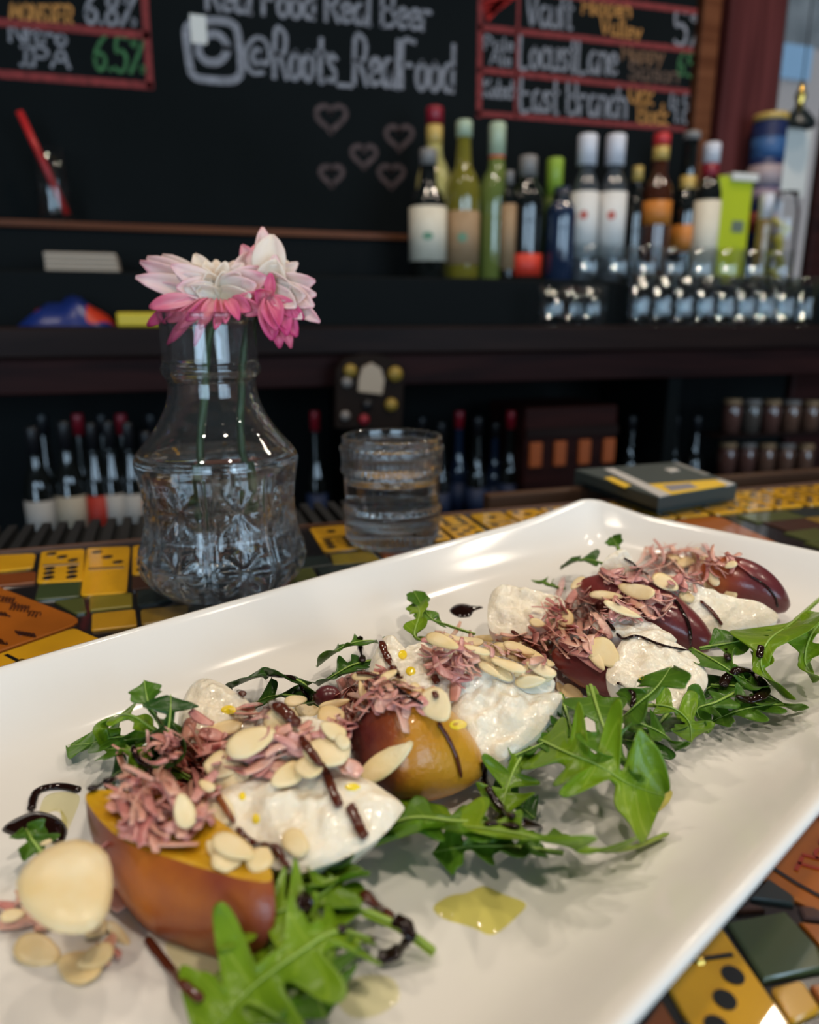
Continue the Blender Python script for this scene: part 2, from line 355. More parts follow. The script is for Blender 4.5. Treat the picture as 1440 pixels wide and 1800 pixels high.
# wall behind the camera: piers between the street windows
xs = [-2.8] + [v for x, wd in WINX for v in (x - wd / 2, x + wd / 2)] + [3.5]
V, Fc = [], []
def addbox(V, Fc, a, b):
    k = len(V); (x0, y0, z0), (x1, y1, z1) = a, b
    V += [(x0, y0, z0), (x1, y0, z0), (x1, y1, z0), (x0, y1, z0), (x0, y0, z1), (x1, y0, z1), (x1, y1, z1), (x0, y1, z1)]
    Fc += [tuple(k + i for i in f) for f in ((0, 3, 2, 1), (4, 5, 6, 7), (0, 1, 5, 4), (1, 2, 6, 5), (2, 3, 7, 6), (3, 0, 4, 7))]
for i in range(0, len(xs), 2): addbox(V, Fc, (xs[i], REAR_Y - 0.1, FLOOR_Z), (xs[i + 1], REAR_Y, CEIL_Z))
for x, wd in WINX:
    addbox(V, Fc, (x - wd / 2, REAR_Y - 0.1, FLOOR_Z), (x + wd / 2, REAR_Y, -0.75)); addbox(V, Fc, (x - wd / 2, REAR_Y - 0.1, 1.22), (x + wd / 2, REAR_Y, CEIL_Z))
struct(obj('wall_rear', V, Fc, MT['wallpaint'], smooth=False))
for i, (x, wd) in enumerate(WINX):
    V, Fc = [], []
    for xx in (x - wd / 2, x - wd / 6 - 0.02, x + wd / 6 - 0.02, x + wd / 2 - 0.04): addbox(V, Fc, (xx, -2.63, -0.75), (xx + 0.04, -2.59, 1.22))
    for zz in (-0.75, 0.60, 1.18): addbox(V, Fc, (x - wd / 2, -2.63, zz), (x + wd / 2, -2.59, zz + 0.04))
    fr = struct(obj('window_%d' % (i + 2), V, Fc, MT['redwood'], smooth=False))
# back wall with a window at its right end
WX0 = WY(1381, 60, WALL_Y).x; WX1 = WX0 + 0.42; WZ0 = 0.20; WZ1 = 1.1
V, Fc = [], []
addbox(V, Fc, (-2.8, WALL_Y, FLOOR_Z), (WX0, WALL_Y + 0.12, CEIL_Z)); addbox(V, Fc, (WX1, WALL_Y, FLOOR_Z), (3.5, WALL_Y + 0.12, CEIL_Z))
addbox(V, Fc, (WX0, WALL_Y, FLOOR_Z), (WX1, WALL_Y + 0.12, WZ0)); addbox(V, Fc, (WX0, WALL_Y, WZ1), (WX1, WALL_Y + 0.12, CEIL_Z))
struct(obj('wall_back', V, Fc, MT['wallpaint'], smooth=False))
V, Fc = [], []
for a, b in (((WX0, 0, WZ0), (WX0 + 0.02, 0, WZ1)), ((WX1 - 0.03, 0, WZ0), (WX1, 0, WZ1)), ((WX0, 0, WZ0), (WX1, 0, WZ0 + 0.03)), ((WX0, 0, WZ1 - 0.03), (WX1, 0, WZ1))):
    addbox(V, Fc, (a[0], WALL_Y + 0.03, a[2]), (b[0], WALL_Y + 0.07, b[2]))
wn = struct(obj('window_1', V, Fc, MT['white'], smooth=False))
pm = bpy.data.materials.new('window_pane_glass'); pm.use_nodes = True; nt = pm.node_tree; nt.nodes.remove(nt.nodes['Principled BSDF'])
t_ = nt.nodes.new('ShaderNodeBsdfTransparent'); g_ = nt.nodes.new('ShaderNodeBsdfGlossy'); g_.inputs['Roughness'].default_value = 0.01
m_ = nt.nodes.new('ShaderNodeMixShader')
m_.inputs[0].default_value = 0.06; nt.links.new(t_.outputs[0], m_.inputs[1]); nt.links.new(g_.outputs[0], m_.inputs[2]); nt.links.new(m_.outputs[0], nt.nodes['Material Output'].inputs[0])
box('pane', (WX0 + 0.02, WALL_Y + 0.045, WZ0 + 0.03), (WX1 - 0.03, WALL_Y + 0.049, WZ1 - 0.03), pm, wn)
# outside, beyond the window: pale facade of the house across the way
fa = empty('building', (WX0 + 1.9, 4.2, FLOOR_Z), 'pale pinkish building across the way seen through the right window', 'building')
MT['facade'] = mat('pale_render', (0.66, 0.55, 0.50), 0.8, var=(0.60, 0.52, 0.48), vscale=2)
MT['facade_grey'] = mat('grey_siding', (0.20, 0.215, 0.22), 0.8, var=(0.34, 0.35, 0.35), vscale=6)
zA = WY(1400, 82, 4.2).z; zB = WY(1400, 142, 4.2).z
box('wall', (fa.location.x - 2.6, 4.2, FLOOR_Z), (fa.location.x + 3, 4.6, zA), MT['facade'], fa)
box('upper_storey', (fa.location.x - 2.6, 4.25, zA), (fa.location.x + 3, 4.6, zA + 1.6), MT['facade_grey'], fa)
MT['bluepane'] = mat('painted_sky_pane', (0.36, 0.58, 0.80), 0.3)  # reflected sky is painted in as a blue base colour
xa = WY(1366, 110, 4.2).x; xb = WY(1421, 110, 4.2).x
box('pane', (xa, 4.17, zB), (xb, 4.2, zA), MT['bluepane'], fa)
# pillar beside the board, and the dark post at the right end
PY = 1.49
px0, px1 = WY(1277, 100, PY).x, WY(1381, 60, PY).x
struct(box('trim_1', (px0, PY, 0.12), (px1, WALL_Y + 0.001, CEIL_Z), MT['pillarwood'], bevel=0.006))
struct(box('trim_2', (WY(1250, 60, PY).x, 1.52, 0.29), (WY(1275, 60, 1.52).x, WALL_Y + 0.001, CEIL_Z), MT['copper'], bevel=0.004))
struct(box('trim_3', (WY(1424, 330, 1.505).x, 1.48, -1.0), (WY(1424, 330, 1.505).x + 0.3, 1.505, CEIL_Z), MT['redwood'], bevel=0.006))

# ------------------------------------------------------------------ back bar
BX0, BX1 = -1.6, 1.75
bb = empty('back_bar', (0, 1.3, FLOOR_Z), 'dark wooden back bar with two black steps and open bottle shelves', 'back bar')
T0, T1, T2 = 0.118, 0.203, 0.294
box('countertop', (BX0, 1.20, T0 - 0.045), (BX1, 1.30, T0), MT['darkwood'], bb, 0.004)
box('apron', (BX0, 1.235, 0.018), (BX1, 1.26, T0 - 0.045), MT['redwood'], bb, 0.003)
box('lower_step', (BX0, 1.30, T0 - 0.045), (BX1, 1.47, T1), MT['blackpaint'], bb, 0.004)
box('upper_step', (BX0, 1.47, T0 - 0.045), (WY(1278, 400, 1.45).x, WALL_Y, T2 - 0.012), MT['blackpaint'], bb, 0.003)
box('edging', (BX0, 1.464, T2 - 0.012), (WY(1278, 400, 1.45).x, WALL_Y, T2), MT['copper'], bb, 0.002)
box('lower_shelf', (BX0, 1.16, -0.36), (BX1, 1.52, -0.33), MT['darkwood'], bb, 0.003)
box('back_panel', (BX0, 1.50, FLOOR_Z), (BX1, 1.52, T0 - 0.045), MT['blackpaint'], bb)
box('base_panel', (BX0, 1.22, FLOOR_Z), (BX1, 1.24, -0.36), MT['darkwood'], bb)
for xx in (-0.75, 0.31, 0.955): box('upright', (xx, 1.25, -0.33), (xx + 0.03, 1.50, 0.018), MT['blackpaint'], bb)

# ------------------------------------------------------------------ chalkboard and writing
BY = 1.545
cb = empty('chalkboard', (0.4, BY, 0.3), 'big black chalkboard filling the wall behind the bar', 'chalkboard')
box('slate', (-1.6, BY, T2), (WY(1252, 100, BY).x, WALL_Y - .001, 1.5), MT['board'], cb)
GL = {  # single-stroke letters in a unit box (x 0..w, y 0..1, x-height .58)
'A': (.7, [[(0, 0), (.35, 1), (.7, 0)], [(.13, .38), (.57, .38)]]), 'B': (.6, [[(0, 0), (0, 1), (.42, .95), (.5, .75), (.4, .55), (0, .53)], [(.4, .53), (.6, .3), (.48, .05), (0, 0)]]),
'E': (.55, [[(.55, 1), (0, .97), (0, 0), (.55, .03)], [(0, .5), (.42, .52)]]), 'F': (.55, [[(.55, 1), (0, .97), (0, 0)], [(0, .5), (.42, .5)]]),
'H': (.6, [[(0, 0), (0, 1)], [(.6, 0), (.6, 1)], [(0, .5), (.6, .5)]]), 'I': (.4, [[(0, 1), (.4, 1)], [(.2, 1), (.2, 0)], [(0, 0), (.4, 0)]]),
'K': (.6, [[(0, 0), (0, 1)], [(.58, 1), (0, .45), (.6, 0)]]), 'L': (.5, [[(0, 1), (0, .02), (.5, 0)]]), 'M': (.8, [[(0, 0), (.08, 1), (.4, .3), (.72, 1), (.8, 0)]]),
'N': (.6, [[(0, 0), (0, 1), (.6, 0), (.6, 1)]]), 'O': (.65, [[(.33, 1), (.05, .75), (.05, .25), (.33, 0), (.6, .25), (.6, .75), (.33, 1)]]),
'P': (.55, [[(0, 0), (0, 1), (.4, .97), (.52, .75), (.4, .5), (0, .48)]]), 'R': (.6, [[(0, 0), (0, 1), (.4, .97), (.5, .75), (.4, .53), (0, .5)], [(.2, .5), (.6, 0)]]),
'S': (.55, [[(.52, .85), (.3, 1), (.05, .85), (.08, .6), (.45, .42), (.52, .18), (.28, 0), (0, .14)]]), 'T': (.6, [[(0, 1), (.6, 1)], [(.3, 1), (.3, 0)]]),
'V': (.6, [[(0, 1), (.3, 0), (.6, 1)]]), 'a': (.5, [[(.45, .55), (.2, .58), (.03, .35), (.1, .05), (.3, .03), (.45, .3), (.46, .58), (.5, 0)]]),
'b': (.48, [[(0, 1), (0, 0), (.35, .03), (.47, .3), (.35, .55), (0, .45)]]), 'c': (.42, [[(.42, .5), (.2, .58), (.02, .3), (.15, .03), (.42, .08)]]),
'd': (.5, [[(.48, 1), (.48, 0)], [(.48, .5), (.2, .57), (.02, .28), (.18, .02), (.48, .12)]]), 'e': (.45, [[(.03, .3), (.42, .35), (.35, .56), (.12, .55), (.02, .28), (.16, .03), (.44, .08)]]),
'h': (.48, [[(0, 1), (0, 0)], [(0, .42), (.25, .58), (.45, .45), (.46, 0)]]), 'i': (.12, [[(.06, .58), (.06, 0)], [(.06, .76), (.06, .8)]]), 'k': (.45, [[(0, 1), (0, 0)], [(.42, .58), (0, .25), (.45, 0)]]),
'l': (.15, [[(.07, 1), (.07, .05), (.15, 0)]]), 'n': (.48, [[(0, .58), (0, 0)], [(0, .42), (.25, .58), (.45, .45), (.46, 0)]]), 'o': (.48, [[(.24, .58), (.03, .4), (.05, .12), (.24, 0), (.44, .12), (.45, .42), (.24, .58)]]),
'p': (.48, [[(0, .58), (0, -.35)], [(0, .5), (.3, .58), (.46, .3), (.3, .02), (0, .1)]]), 'r': (.38, [[(0, .58), (0, 0)], [(0, .38), (.18, .57), (.38, .54)]]), 's': (.4, [[(.38, .5), (.18, .58), (.05, .44), (.35, .22), (.3, .03), (.02, .05)]]),
't': (.4, [[(.2, .9), (.2, .05), (.36, 0)], [(0, .6), (.4, .6)]]), 'u': (.48, [[(0, .58), (.03, .1), (.22, 0), (.44, .15)], [(.45, .58), (.48, 0)]]), 'y': (.45, [[(0, .58), (.22, .05)], [(.45, .58), (.1, -.35)]]),
'5': (.5, [[(.48, 1), (.06, 1), (.04, .58), (.3, .62), (.48, .4), (.42, .1), (.2, 0), (0, .1)]]), '6': (.5, [[(.42, 1), (.1, .65), (.02, .25), (.2, 0), (.42, .1), (.46, .35), (.25, .5), (.05, .35)]]),
'8': (.5, [[(.25, .52), (.05, .7), (.1, .93), (.28, 1), (.44, .9), (.42, .68), (.25, .52), (.03, .3), (.1, .05), (.27, 0), (.46, .1), (.46, .32), (.25, .52)]]), '4': (.5, [[(.1, 1), (.02, .45), (.5, .45)], [(.4, .8), (.4, 0)]]),
'.': (.12, [[(.05, .02), (.08, .06)]]), '%': (.6, [[(.6, 1), (.05, 0)], [(.05, .85), (.18, .95), (.2, .78), (.05, .85)], [(.45, .12), (.58, .22), (.6, .05), (.45, .12)]]), '_': (.6, [[(0, -.05), (.6, -.05)]]), ' ': (.3, []),
'@': (.95, [[(.62, .62), (.4, .7), (.28, .45), (.42, .28), (.6, .4), (.64, .68), (.66, .35), (.85, .35), (.92, .65), (.7, .98), (.35, 1), (.05, .7), (.05, .3), (.3, .02), (.7, .05)]])}
def strokes(text, gap=.14):
    x = 0; L = []
    for ch in text:
        wd, g = GL[ch]
        for s in g: L.append([(x + a, b) for a, b in s])
        x += wd + gap
    return [[(a / max(x - gap, .01), b) for a, b in s] for s in L]
def on_board(px, py): return WY(px, py, BY - 0.0004)
def write(text, p0, p1, hgt, wpx, m, name='lettering'):
    """chalk strokes on the board from baseline start p0 to baseline end p1, height hgt (photo pixels)"""
    lines = []
    for s in strokes(text):
        q = [on_board(p0[0] + (p1[0] - p0[0]) * a + b * hgt * 0.03, p0[1] + (p1[1] - p0[1]) * a - b * hgt) for a, b in s]
        lines.append(spline(q, max(3, len(q) * 4)) if len(q) > 2 else q)
    V, Fc = ribbon_data(lines, wpx * 0.00108, nrm=Vector((0, -1, 0)), thick=0.0004)
    return obj(name, V, Fc, m, cb, smooth=False)
def rule(pts, wpx, m, name='ruled_line'):
    V, Fc = ribbon_data([[on_board(*p) for p in pts]], wpx * 0.00128, nrm=Vector((0, -1, 0)), thick=0.0006)
    return obj(name, V, Fc, m, cb, smooth=False)
cw, cr, co, cg, cp = MT['chalk_white'], MT['chalk_red'], MT['chalk_orange'], MT['chalk_green'], MT['chalk_pink']
write('MONSTER', (18, 38), (128, 44), 32, 4.2, co); write('6.8%', (150, 40), (236, 46), 52, 6, cw)
write('Nitro', (18, 72), (116, 80), 30, 5, cw); write('IPA', (36, 114), (122, 120), 32, 5, cw); write('6.5%', (166, 122), (252, 130), 60, 5.5, cg)
rule([(-60, 34), (0, 39), (258, 62)], 10, cr); rule([(-60, 124), (0, 130), (264, 151)], 10, cr); rule([(250, -60), (254, 0), (264, 151)], 10, cr)
write('Real Food Real Beer', (364, 16), (756, 54), 58, 7, cw)
rr = []
for cx, cy, a0 in ((398, 50, 90), (350, 56, 180), (358, 122, 270), (404, 120, 0)):
    pass
rr = [(345, 36), (392, 37), (408, 42), (418, 58), (424, 120), (418, 136), (402, 142), (356, 139), (340, 132), (334, 116), (327, 62), (331, 46), (345, 36), (352, 36)]
V, Fc = ribbon_data([spline([on_board(*p) for p in rr], 70), spline([on_board(374 + 25 * cos(a * pi / 8), 85 + 25 * sin(a * pi / 8)) for a in range(17)], 50)], 11 * .00125, nrm=Vector((0, -1, 0)), thick=0.0004)
obj('camera_emblem', V, Fc, cw, cb, smooth=False)
rule([(348, 37), (350, 66)], 22, MT['paper'], 'emblem_corner')
write('@', (430, 128), (474, 132), 62, 7, cw); write('Roots_RealFood', (482, 136), (796, 162), 82, 8, cw)
for hx, hy, hw in ((582, 206, 56), (702, 240, 50), (640, 273, 46), (583, 307, 42), (688, 308, 46)):
    pts = []
    for k in range(29):
        a = 2 * pi * k / 28; pts.append(on_board(hx + hw / 34 * 16 * sin(a) ** 3, hy - hw / 34 * (13 * cos(a) - 5 * cos(2 * a) - 2 * cos(3 * a) - cos(4 * a))))
    V, Fc = ribbon_data([pts], 8 * .00125, nrm=Vector((0, -1, 0)), thick=0.0004); obj('chalk_heart', V, Fc, cp, cb, smooth=False)
rule([(846, -60), (845, 0), (842, 203)], 9, cr); rule([(913, -40), (906, 205)], 5, cr); rule([(1258, -40), (1235, 228)], 7, cr)
rule([(845, 48), (1250, 92)], 9, cr); rule([(845, 123), (1242, 165)], 9, cr); rule([(840, 199), (1234, 230)], 8, cr); rule([(960, -12), (1252, 24)], 9, cr)
for k in range(5): rule([(850 + k * 2, 4 + k * 7), (902 - k * 8, -6 + k * 6)], 8, MT['chalk_brightred'], 'chalk_fill')
write('Vault', (926, 44), (1006, 50), 58, 6, cw); write('Hidden', (1024, 24), (1108, 30), 28, 4.5, co); write('Valley', (1056, 58), (1126, 70), 30, 4.5, co); write('5%', (1186, 78), (1238, 84), 58, 7, cw)
write('LocustLane', (914, 118), (1084, 132), 62, 6.5, cw); write('Hoppy', (1094, 104), (1166, 110), 26, 4, mat('dull_orange_chalk', (0.20, 0.10, 0.05), 0.95)); write('Saison', (1106, 138), (1192, 146), 30, 4, mat('dim_orange_chalk', (0.13, 0.075, 0.05), 0.95)); write('6.5%', (1192, 132), (1234, 138), 40, 5, cg)
write('East Branch', (916, 194), (1100, 208), 60, 6.5, cw); write('Oak', (1106, 180), (1148, 184), 34, 5, co); write('Bock', (1122, 216), (1174, 220), 36, 5, co); write('4.8%', (1178, 212), (1232, 220), 52, 5.5, cw)
write('Pale', (852, 86), (902, 90), 22, 4, cw); write('Ale', (862, 112), (898, 116), 22, 4, cw); write('Kolsch', (851, 170), (908, 174), 30, 4.5, cw)

# ------------------------------------------------------------------ bottles and glasses
def bmat(name, c, rough=0.08, coat=1.0, **k): return mat(name, c, rough, coat=coat, **k)
MT['dark_glass'] = bmat('dark_bottle_glass', (0.006, 0.007, 0.006)); MT['olive_glass'] = bmat('olive_bottle_glass', (0.16, 0.13, 0.015)); MT['pale_wine'] = bmat('pale_wine_in_glass', (0.50, 0.40, 0.13))
MT['green_glass'] = bmat('green_bottle_glass', (0.13, 0.16, 0.035)); MT['amber_glass'] = bmat('amber_bottle_glass', (0.05, 0.012, 0.004)); MT['navy_glass'] = bmat('navy_bottle', (0.012, 0.022, 0.05)); MT['clear_liq'] = bmat('clear_spirit_bottle', (0.05, 0.055, 0.06))
MT['lab_cream'] = mat('cream_label', (0.62, 0.53, 0.40), 0.6, var=(0.66, 0.58, 0.45)); MT['lab_tan'] = mat('tan_label', (0.30, 0.18, 0.09), 0.6, var=(0.34, 0.21, 0.11)); MT['lab_red'] = mat('red_label', (0.60, 0.035, 0.015), 0.5); MT['lab_white'] = mat('white_label', (0.60, 0.57, 0.53), 0.6, var=(0.64, 0.60, 0.56))
MT['lab_orange'] = mat('orange_label', (0.50, 0.16, 0.02), 0.5); MT['cap_red'] = mat('red_capsule', (0.24, 0.01, 0.02), 0.35); MT['cap_bright'] = mat('bright_red_cap', (0.55, 0.03, 0.03), 0.35); MT['cap_white'] = mat('white_cap', (0.62, 0.58, 0.60), 0.4); MT['cap_gold'] = mat('gold_capsule', (0.5, 0.32, 0.08), 0.35); MT['cap_lime'] = mat('lime_cap', (0.24, 0.34, 0.03), 0.4); MT['cap_grey'] = mat('grey_cap', (0.22, 0.19, 0.17), 0.4); MT['cap_black'] = mat('black_cap', (0.01, 0.01, 0.012), 0.4); MT['cap_paleg'] = mat('pale_green_cap', (0.40, 0.45, 0.30), 0.4)
MT['lab_mark'] = mat('red_emblem_print', (0.5, 0.10, 0.07), 0.6); MT['lab_greenmark'] = mat('green_emblem_print', (0.12, 0.24, 0.14), 0.6)
def bottle(name, px, ytop, Y, zb, wpx, label, glass, cap, shoulder=0.62, neck=0.34, labs=(), capf=0.12, cat='bottle', group=None, marks=None, band=None):
    """a bottle standing at depth Y on height zb; ytop and width measured in the photograph"""
    b = WY(px, 470, Y); dep = depth_of((b.x, Y, zb)); R = wpx / 2 * dep / F_PX; H = WY(px, ytop, Y).z - zb
    e = empty(name, (b.x, Y, zb), label, cat, group)
    n = R * neck
    prof = [(0, 0), (R * .93, 0), (R, H * .02), (R, H * (shoulder - .12)), (R * .97, H * (shoulder - .06)), (R * .8, H * shoulder), (R * .5, H * (shoulder + .06)), (n * 1.1, H * (shoulder + .13)), (n, H * (shoulder + .2)), (n, H * (1 - capf)), (n, H * .995), (0, H * .995)]
    lathe('glass_body', [(max(r, 0), z) for r, z in prof], glass, e, 24, (b.x, Y, zb))
    lathe('cap', [(0, H * (1 - capf)), (n * 1.18, H * (1 - capf)), (n * 1.18, H * .99), (n * 1.05, H), (0, H)], cap, e, 16, (b.x, Y, zb))
    for (z0, z1, m) in labs:
        lathe('label', [(R * .99, H * z0), (R * 1.012, H * z0), (R * 1.012, H * z1), (R * .99, H * z1)], m, e, 24, (b.x, Y, zb))
    if marks:
        z0, m = marks; d = Vector((CAM.x - b.x, CAM.y - Y, 0)).normalized(); a0 = atan2(d.y, d.x)
        V, Fc = [], []
        for i in range(7):
            a = a0 + (i - 3) * .09
            hh = .03 * H * sqrt(max(0.05, 1 - ((i - 3) / 3.3) ** 2))
            for s in (-1, 1): V.append((b.x + R * 1.02 * cos(a), Y + R * 1.02 * sin(a), zb + H * z0 + s * hh))
        Fc = [(i * 2, i * 2 + 2, i * 2 + 3, i * 2 + 1) for i in range(6)]
        obj('emblem', V, Fc, m, e)
    if band:
        z0, z1, m = band; lathe('neck_band', [(n * .9, H * z0), (n * 1.12, H * z0), (n * 1.12, H * z1), (n * .9, H * z1)], m, e, 16, (b.x, Y, zb))
    return e
YB = 1.375
bottle('wine_bottle', 762, 188, 1.425, T1, 62, 'pale yellow wine bottle with dark red capsule behind the cream labelled one', MT['pale_wine'], MT['cap_red'], .66, .40, capf=.10, band=(.78, .9, MT['cap_gold']))
bottle('liquor_bottle', 752, 262, YB, T1, 64, 'dark bottle with a big cream label, leftmost on the step', MT['dark_glass'], MT['cap_grey'], .66, .40, [(.14, .56, MT['lab_cream'])], marks=(.33, MT['lab_greenmark']))
bottle('liquor_bottle', 812, 212, 1.385, T1, 58, 'olive bottle with a tan label and pale green cap, second on the step', MT['olive_glass'], MT['cap_paleg'], .66, .40, [(.10, .44, MT['lab_tan'])], capf=.1, marks=(.27, MT['lab_greenmark']))
bottle('liquor_bottle', 868, 216, 1.40, T1, 60, 'pale green bottle with a red collar and pourer spout', MT['green_glass'], MT['cap_paleg'], .66, .40, [], capf=.2, band=(.72, .80, MT['cap_bright']))
bottle('liquor_bottle', 891, 300, 1.36, T1, 26, 'slim bottle with a tall tan label in front of the green one', MT['dark_glass'], MT['cap_grey'], .8, .45, [(.10, .70, MT['lab_tan'])])
bottle('liquor_bottle', 922, 274, YB, T1, 58, 'black bottle with a bright red band at its foot', MT['dark_glass'], MT['cap_grey'], .74, .45, [(.04, .22, MT['lab_red'])], capf=.16)
bottle('liquor_bottle', 968, 278, 1.41, T1, 40, 'narrow green bottle with a lime and orange cap', MT['green_glass'], MT['cap_lime'], .68, .6, [], capf=.3, band=(.82, .96, MT['lab_orange']))
bottle('liquor_bottle', 982, 338, 1.355, T1, 52, 'squat navy bottle in front of the lime capped one', MT['navy_glass'], MT['cap_black'], .86, .5, [])
for px, lb in ((1021, 'white labelled rum bottle with white cap, left of the twin pair'), (1069, 'white labelled rum bottle with white cap, right of the twin pair')):
    bottle('rum_bottle', px, 236, 1.40, T1, 48, lb, MT['clear_liq'], MT['cap_white'], .70, .58, [(.18, .62, MT['lab_white'])], capf=.2, marks=(.46, MT['lab_mark']))
bottle('liquor_bottle', 1109, 292, 1.42, T1, 32, 'small dark bottle with a gold cap right of the rum', MT['dark_glass'], MT['cap_gold'], .72, .5, [])
bottle('liquor_bottle', 1146, 234, 1.40, T1, 50, 'amber bottle with bright red top and orange label', MT['amber_glass'], MT['cap_bright'], .68, .48, [(.40, .56, MT['lab_orange'])], capf=.08, band=(.83, .92, MT['cap_gold']))
bottle('liquor_bottle', 1196, 230, 1.42, T1, 44, 'tall black bottle with a grey top and gold neck seal', MT['dark_glass'], MT['cap_grey'], .60, .55, [(.22, .40, MT['lab_orange'])], capf=.05, band=(.60, .72, MT['cap_gold']))
bottle('wine_bottle', 1232, 250, 1.39, T1, 46, 'cream labelled bottle with dark red neck beside the green carton', MT['dark_glass'], MT['cap_white'], .72, .52, [(.06, .60, MT['lab_cream'])], capf=.14, band=(.76, .86, MT['cap_red']))
def solidglass(rb, rt, H, t=0.0022, base=0.012):
    return [(0, 0), (rb * .96, 0), (rb, .002), (rt, H - .001), (rt - t / 2, H), (rt - t, H - .001), (rb - t, base), (rb * .6, base - .001), (0, base - .0015)]
def at_counter(px, Y): return WY(px, 520, Y).x
ordn = ['first', 'second', 'third', 'fourth', 'fifth', 'sixth', 'seventh', 'eighth', 'ninth', 'tenth', 'eleventh', 'twelfth']
pg0 = None
def put(proto, loc, label, cat, group):
    c = copy_tree(proto); c.location = loc; tag(c, label, cat, group); return c
def glass_at(name, prof, loc, label, cat, group, segs=28, flip=False):
    e = tag(lathe(name, prof, MT['thin_glass'], None, segs), label, cat, group); e.location = loc; return e
pint_prof = solidglass(.0228, .0242, .094)
X0 = at_counter(1128, 1.228); X1 = at_counter(1416, 1.228)
proto = None
for i in range(9):
    loc = (X0 + (X1 - X0) * i / 8, 1.228, T0); lb = 'clear tumbler upright on the back counter, %s from the left in the front row' % ordn[i]
    if proto is None: proto = glass_at('tumbler', pint_prof, loc, lb, 'glass', 'tumblers in a row on the back counter')
    else: put(proto, loc, lb, 'glass', 'tumblers in a row on the back counter')
for i in range(8):
    loc = (X0 + (X1 - X0) * (i + .5) / 8, 1.271, T0); put(proto, loc, 'clear tumbler on the back counter, %s from the left in the rear row' % ordn[i], 'glass', 'tumblers in a row on the back counter')
rocks = solidglass(.0275, .0295, .070)
proto2 = None
Xa, Xb = WY(1036, 450, 1.333).x, WY(1372, 450, 1.333).x
for i in range(8):
    loc = (Xa + (Xb - Xa) * i / 7, 1.333, T1); lb = 'short rocks glass before the bottles on the step, %s from the left' % ordn[i]
    if proto2 is None: proto2 = glass_at('rocks_glass', rocks, loc, lb, 'glass', 'rocks glasses lined up on the step')
    else:
        put(proto2, loc, lb, 'glass', 'rocks glasses lined up on the step')
for i, (px, Y) in enumerate(((975, 1.235), (1040, 1.235), (1008, 1.268))):
    put(proto2, (at_counter(px, Y), Y, T0), ['rocks glass on the back counter below the navy bottle', 'rocks glass on the back counter left of the tumbler rows', 'rocks glass standing behind the two left counter glasses'][i], 'glass', 'rocks glasses on the back counter')
# straw glass on the upper step
sx = WY(99, 375, 1.49).x; sd = depth_of((sx, 1.49, T2)); sh = WY(96, 264, 1.49).z - T2
glass_at('highball_glass', solidglass(28.5 * sd / F_PX, 30 * sd / F_PX, sh), (sx, 1.49, T2), 'tall clear glass holding a red straw on the upper step', 'glass', None)
a = WY(118, 372, 1.49); b = WY(34, 196, 1.485); a.z = T2 + .014
V, Fc = tube_data([a, b], 0.0062, 10); tag(obj('straw', V, Fc, mat('red_straw', (0.50, 0.02, 0.02), 0.35)), 'red drinking straw leaning in the tall glass', 'straw')
# napkins, snack bag, yellow packet
q = WY(150, 470, 1.385)
for k in range(4):
    tag(box('napkin', (q.x - .055, 1.335, T1 + .0002 + k * .0075), (q.x + .055 - k * .001, 1.43, T1 + .007 + k * .0075), mat('beige_napkin', (0.42, 0.33, 0.25), 0.9), bevel=.002), 'folded beige napkin in the small stack, %s from the bottom' % ordn[k], 'napkin', 'napkins stacked on the left step')
bc = WY(120, 552, 1.265)
V, Fc, tn = [], [], []
for i in range(15):
    for j in range(9):
        u, v = i / 14 * 2 - 1, j / 8 * 2 - 1
        hh = max(0, (1 - abs(u) ** 3)) * max(0, (1 - v * v)) ** .6
        for s in (0, 1):
            V.append((bc.x + u * .066, 1.265 + v * .04, T0 + .001 + (hh * .050 * (.7 + .5 * noise.noise((u * 2, v * 2, 3))) if s else 0)))
idx = lambda i, j, s: (i * 9 + j) * 2 + s
for i in range(14):
    for j in range(8):
        Fc.append((idx(i, j, 1), idx(i + 1, j, 1), idx(i + 1, j + 1, 1), idx(i, j + 1, 1))); Fc.append((idx(i, j, 0), idx(i, j + 1, 0), idx(i + 1, j + 1, 0), idx(i + 1, j, 0)))
bagm = mat('blue_red_foil', (0.008, 0.022, 0.13), 0.3, var=(0.50, 0.035, 0.012), vscale=11, detail=1)
[n for n in bagm.node_tree.nodes if n.type == 'VALTORGB'][0].color_ramp.interpolation = 'CONSTANT'
[n for n in bagm.node_tree.nodes if n.type == 'VALTORGB'][0].color_ramp.elements[1].position = 0.47
o = fixn(obj('snack_bag', V, Fc, bagm))
tag(o, 'crumpled blue and red foil snack bag on the back counter', 'snack bag')
q = WY(250, 557, 1.24); yp = box('packet', (q.x - .036, 1.215, T0), (q.x + .036, 1.27, T0 + .021), mat('yellow_packet', (0.62, 0.44, 0.01), 0.4), bevel=.003)
tag(yp, 'small yellow packet lying behind the flower vase', 'packet')
box('label', (q.x + .037 - .0005, 1.217, T0 + .002), (q.x + .058, 1.268, T0 + .019), mat('pale_packet_end', (0.5, 0.6, 0.5), 0.5), yp)
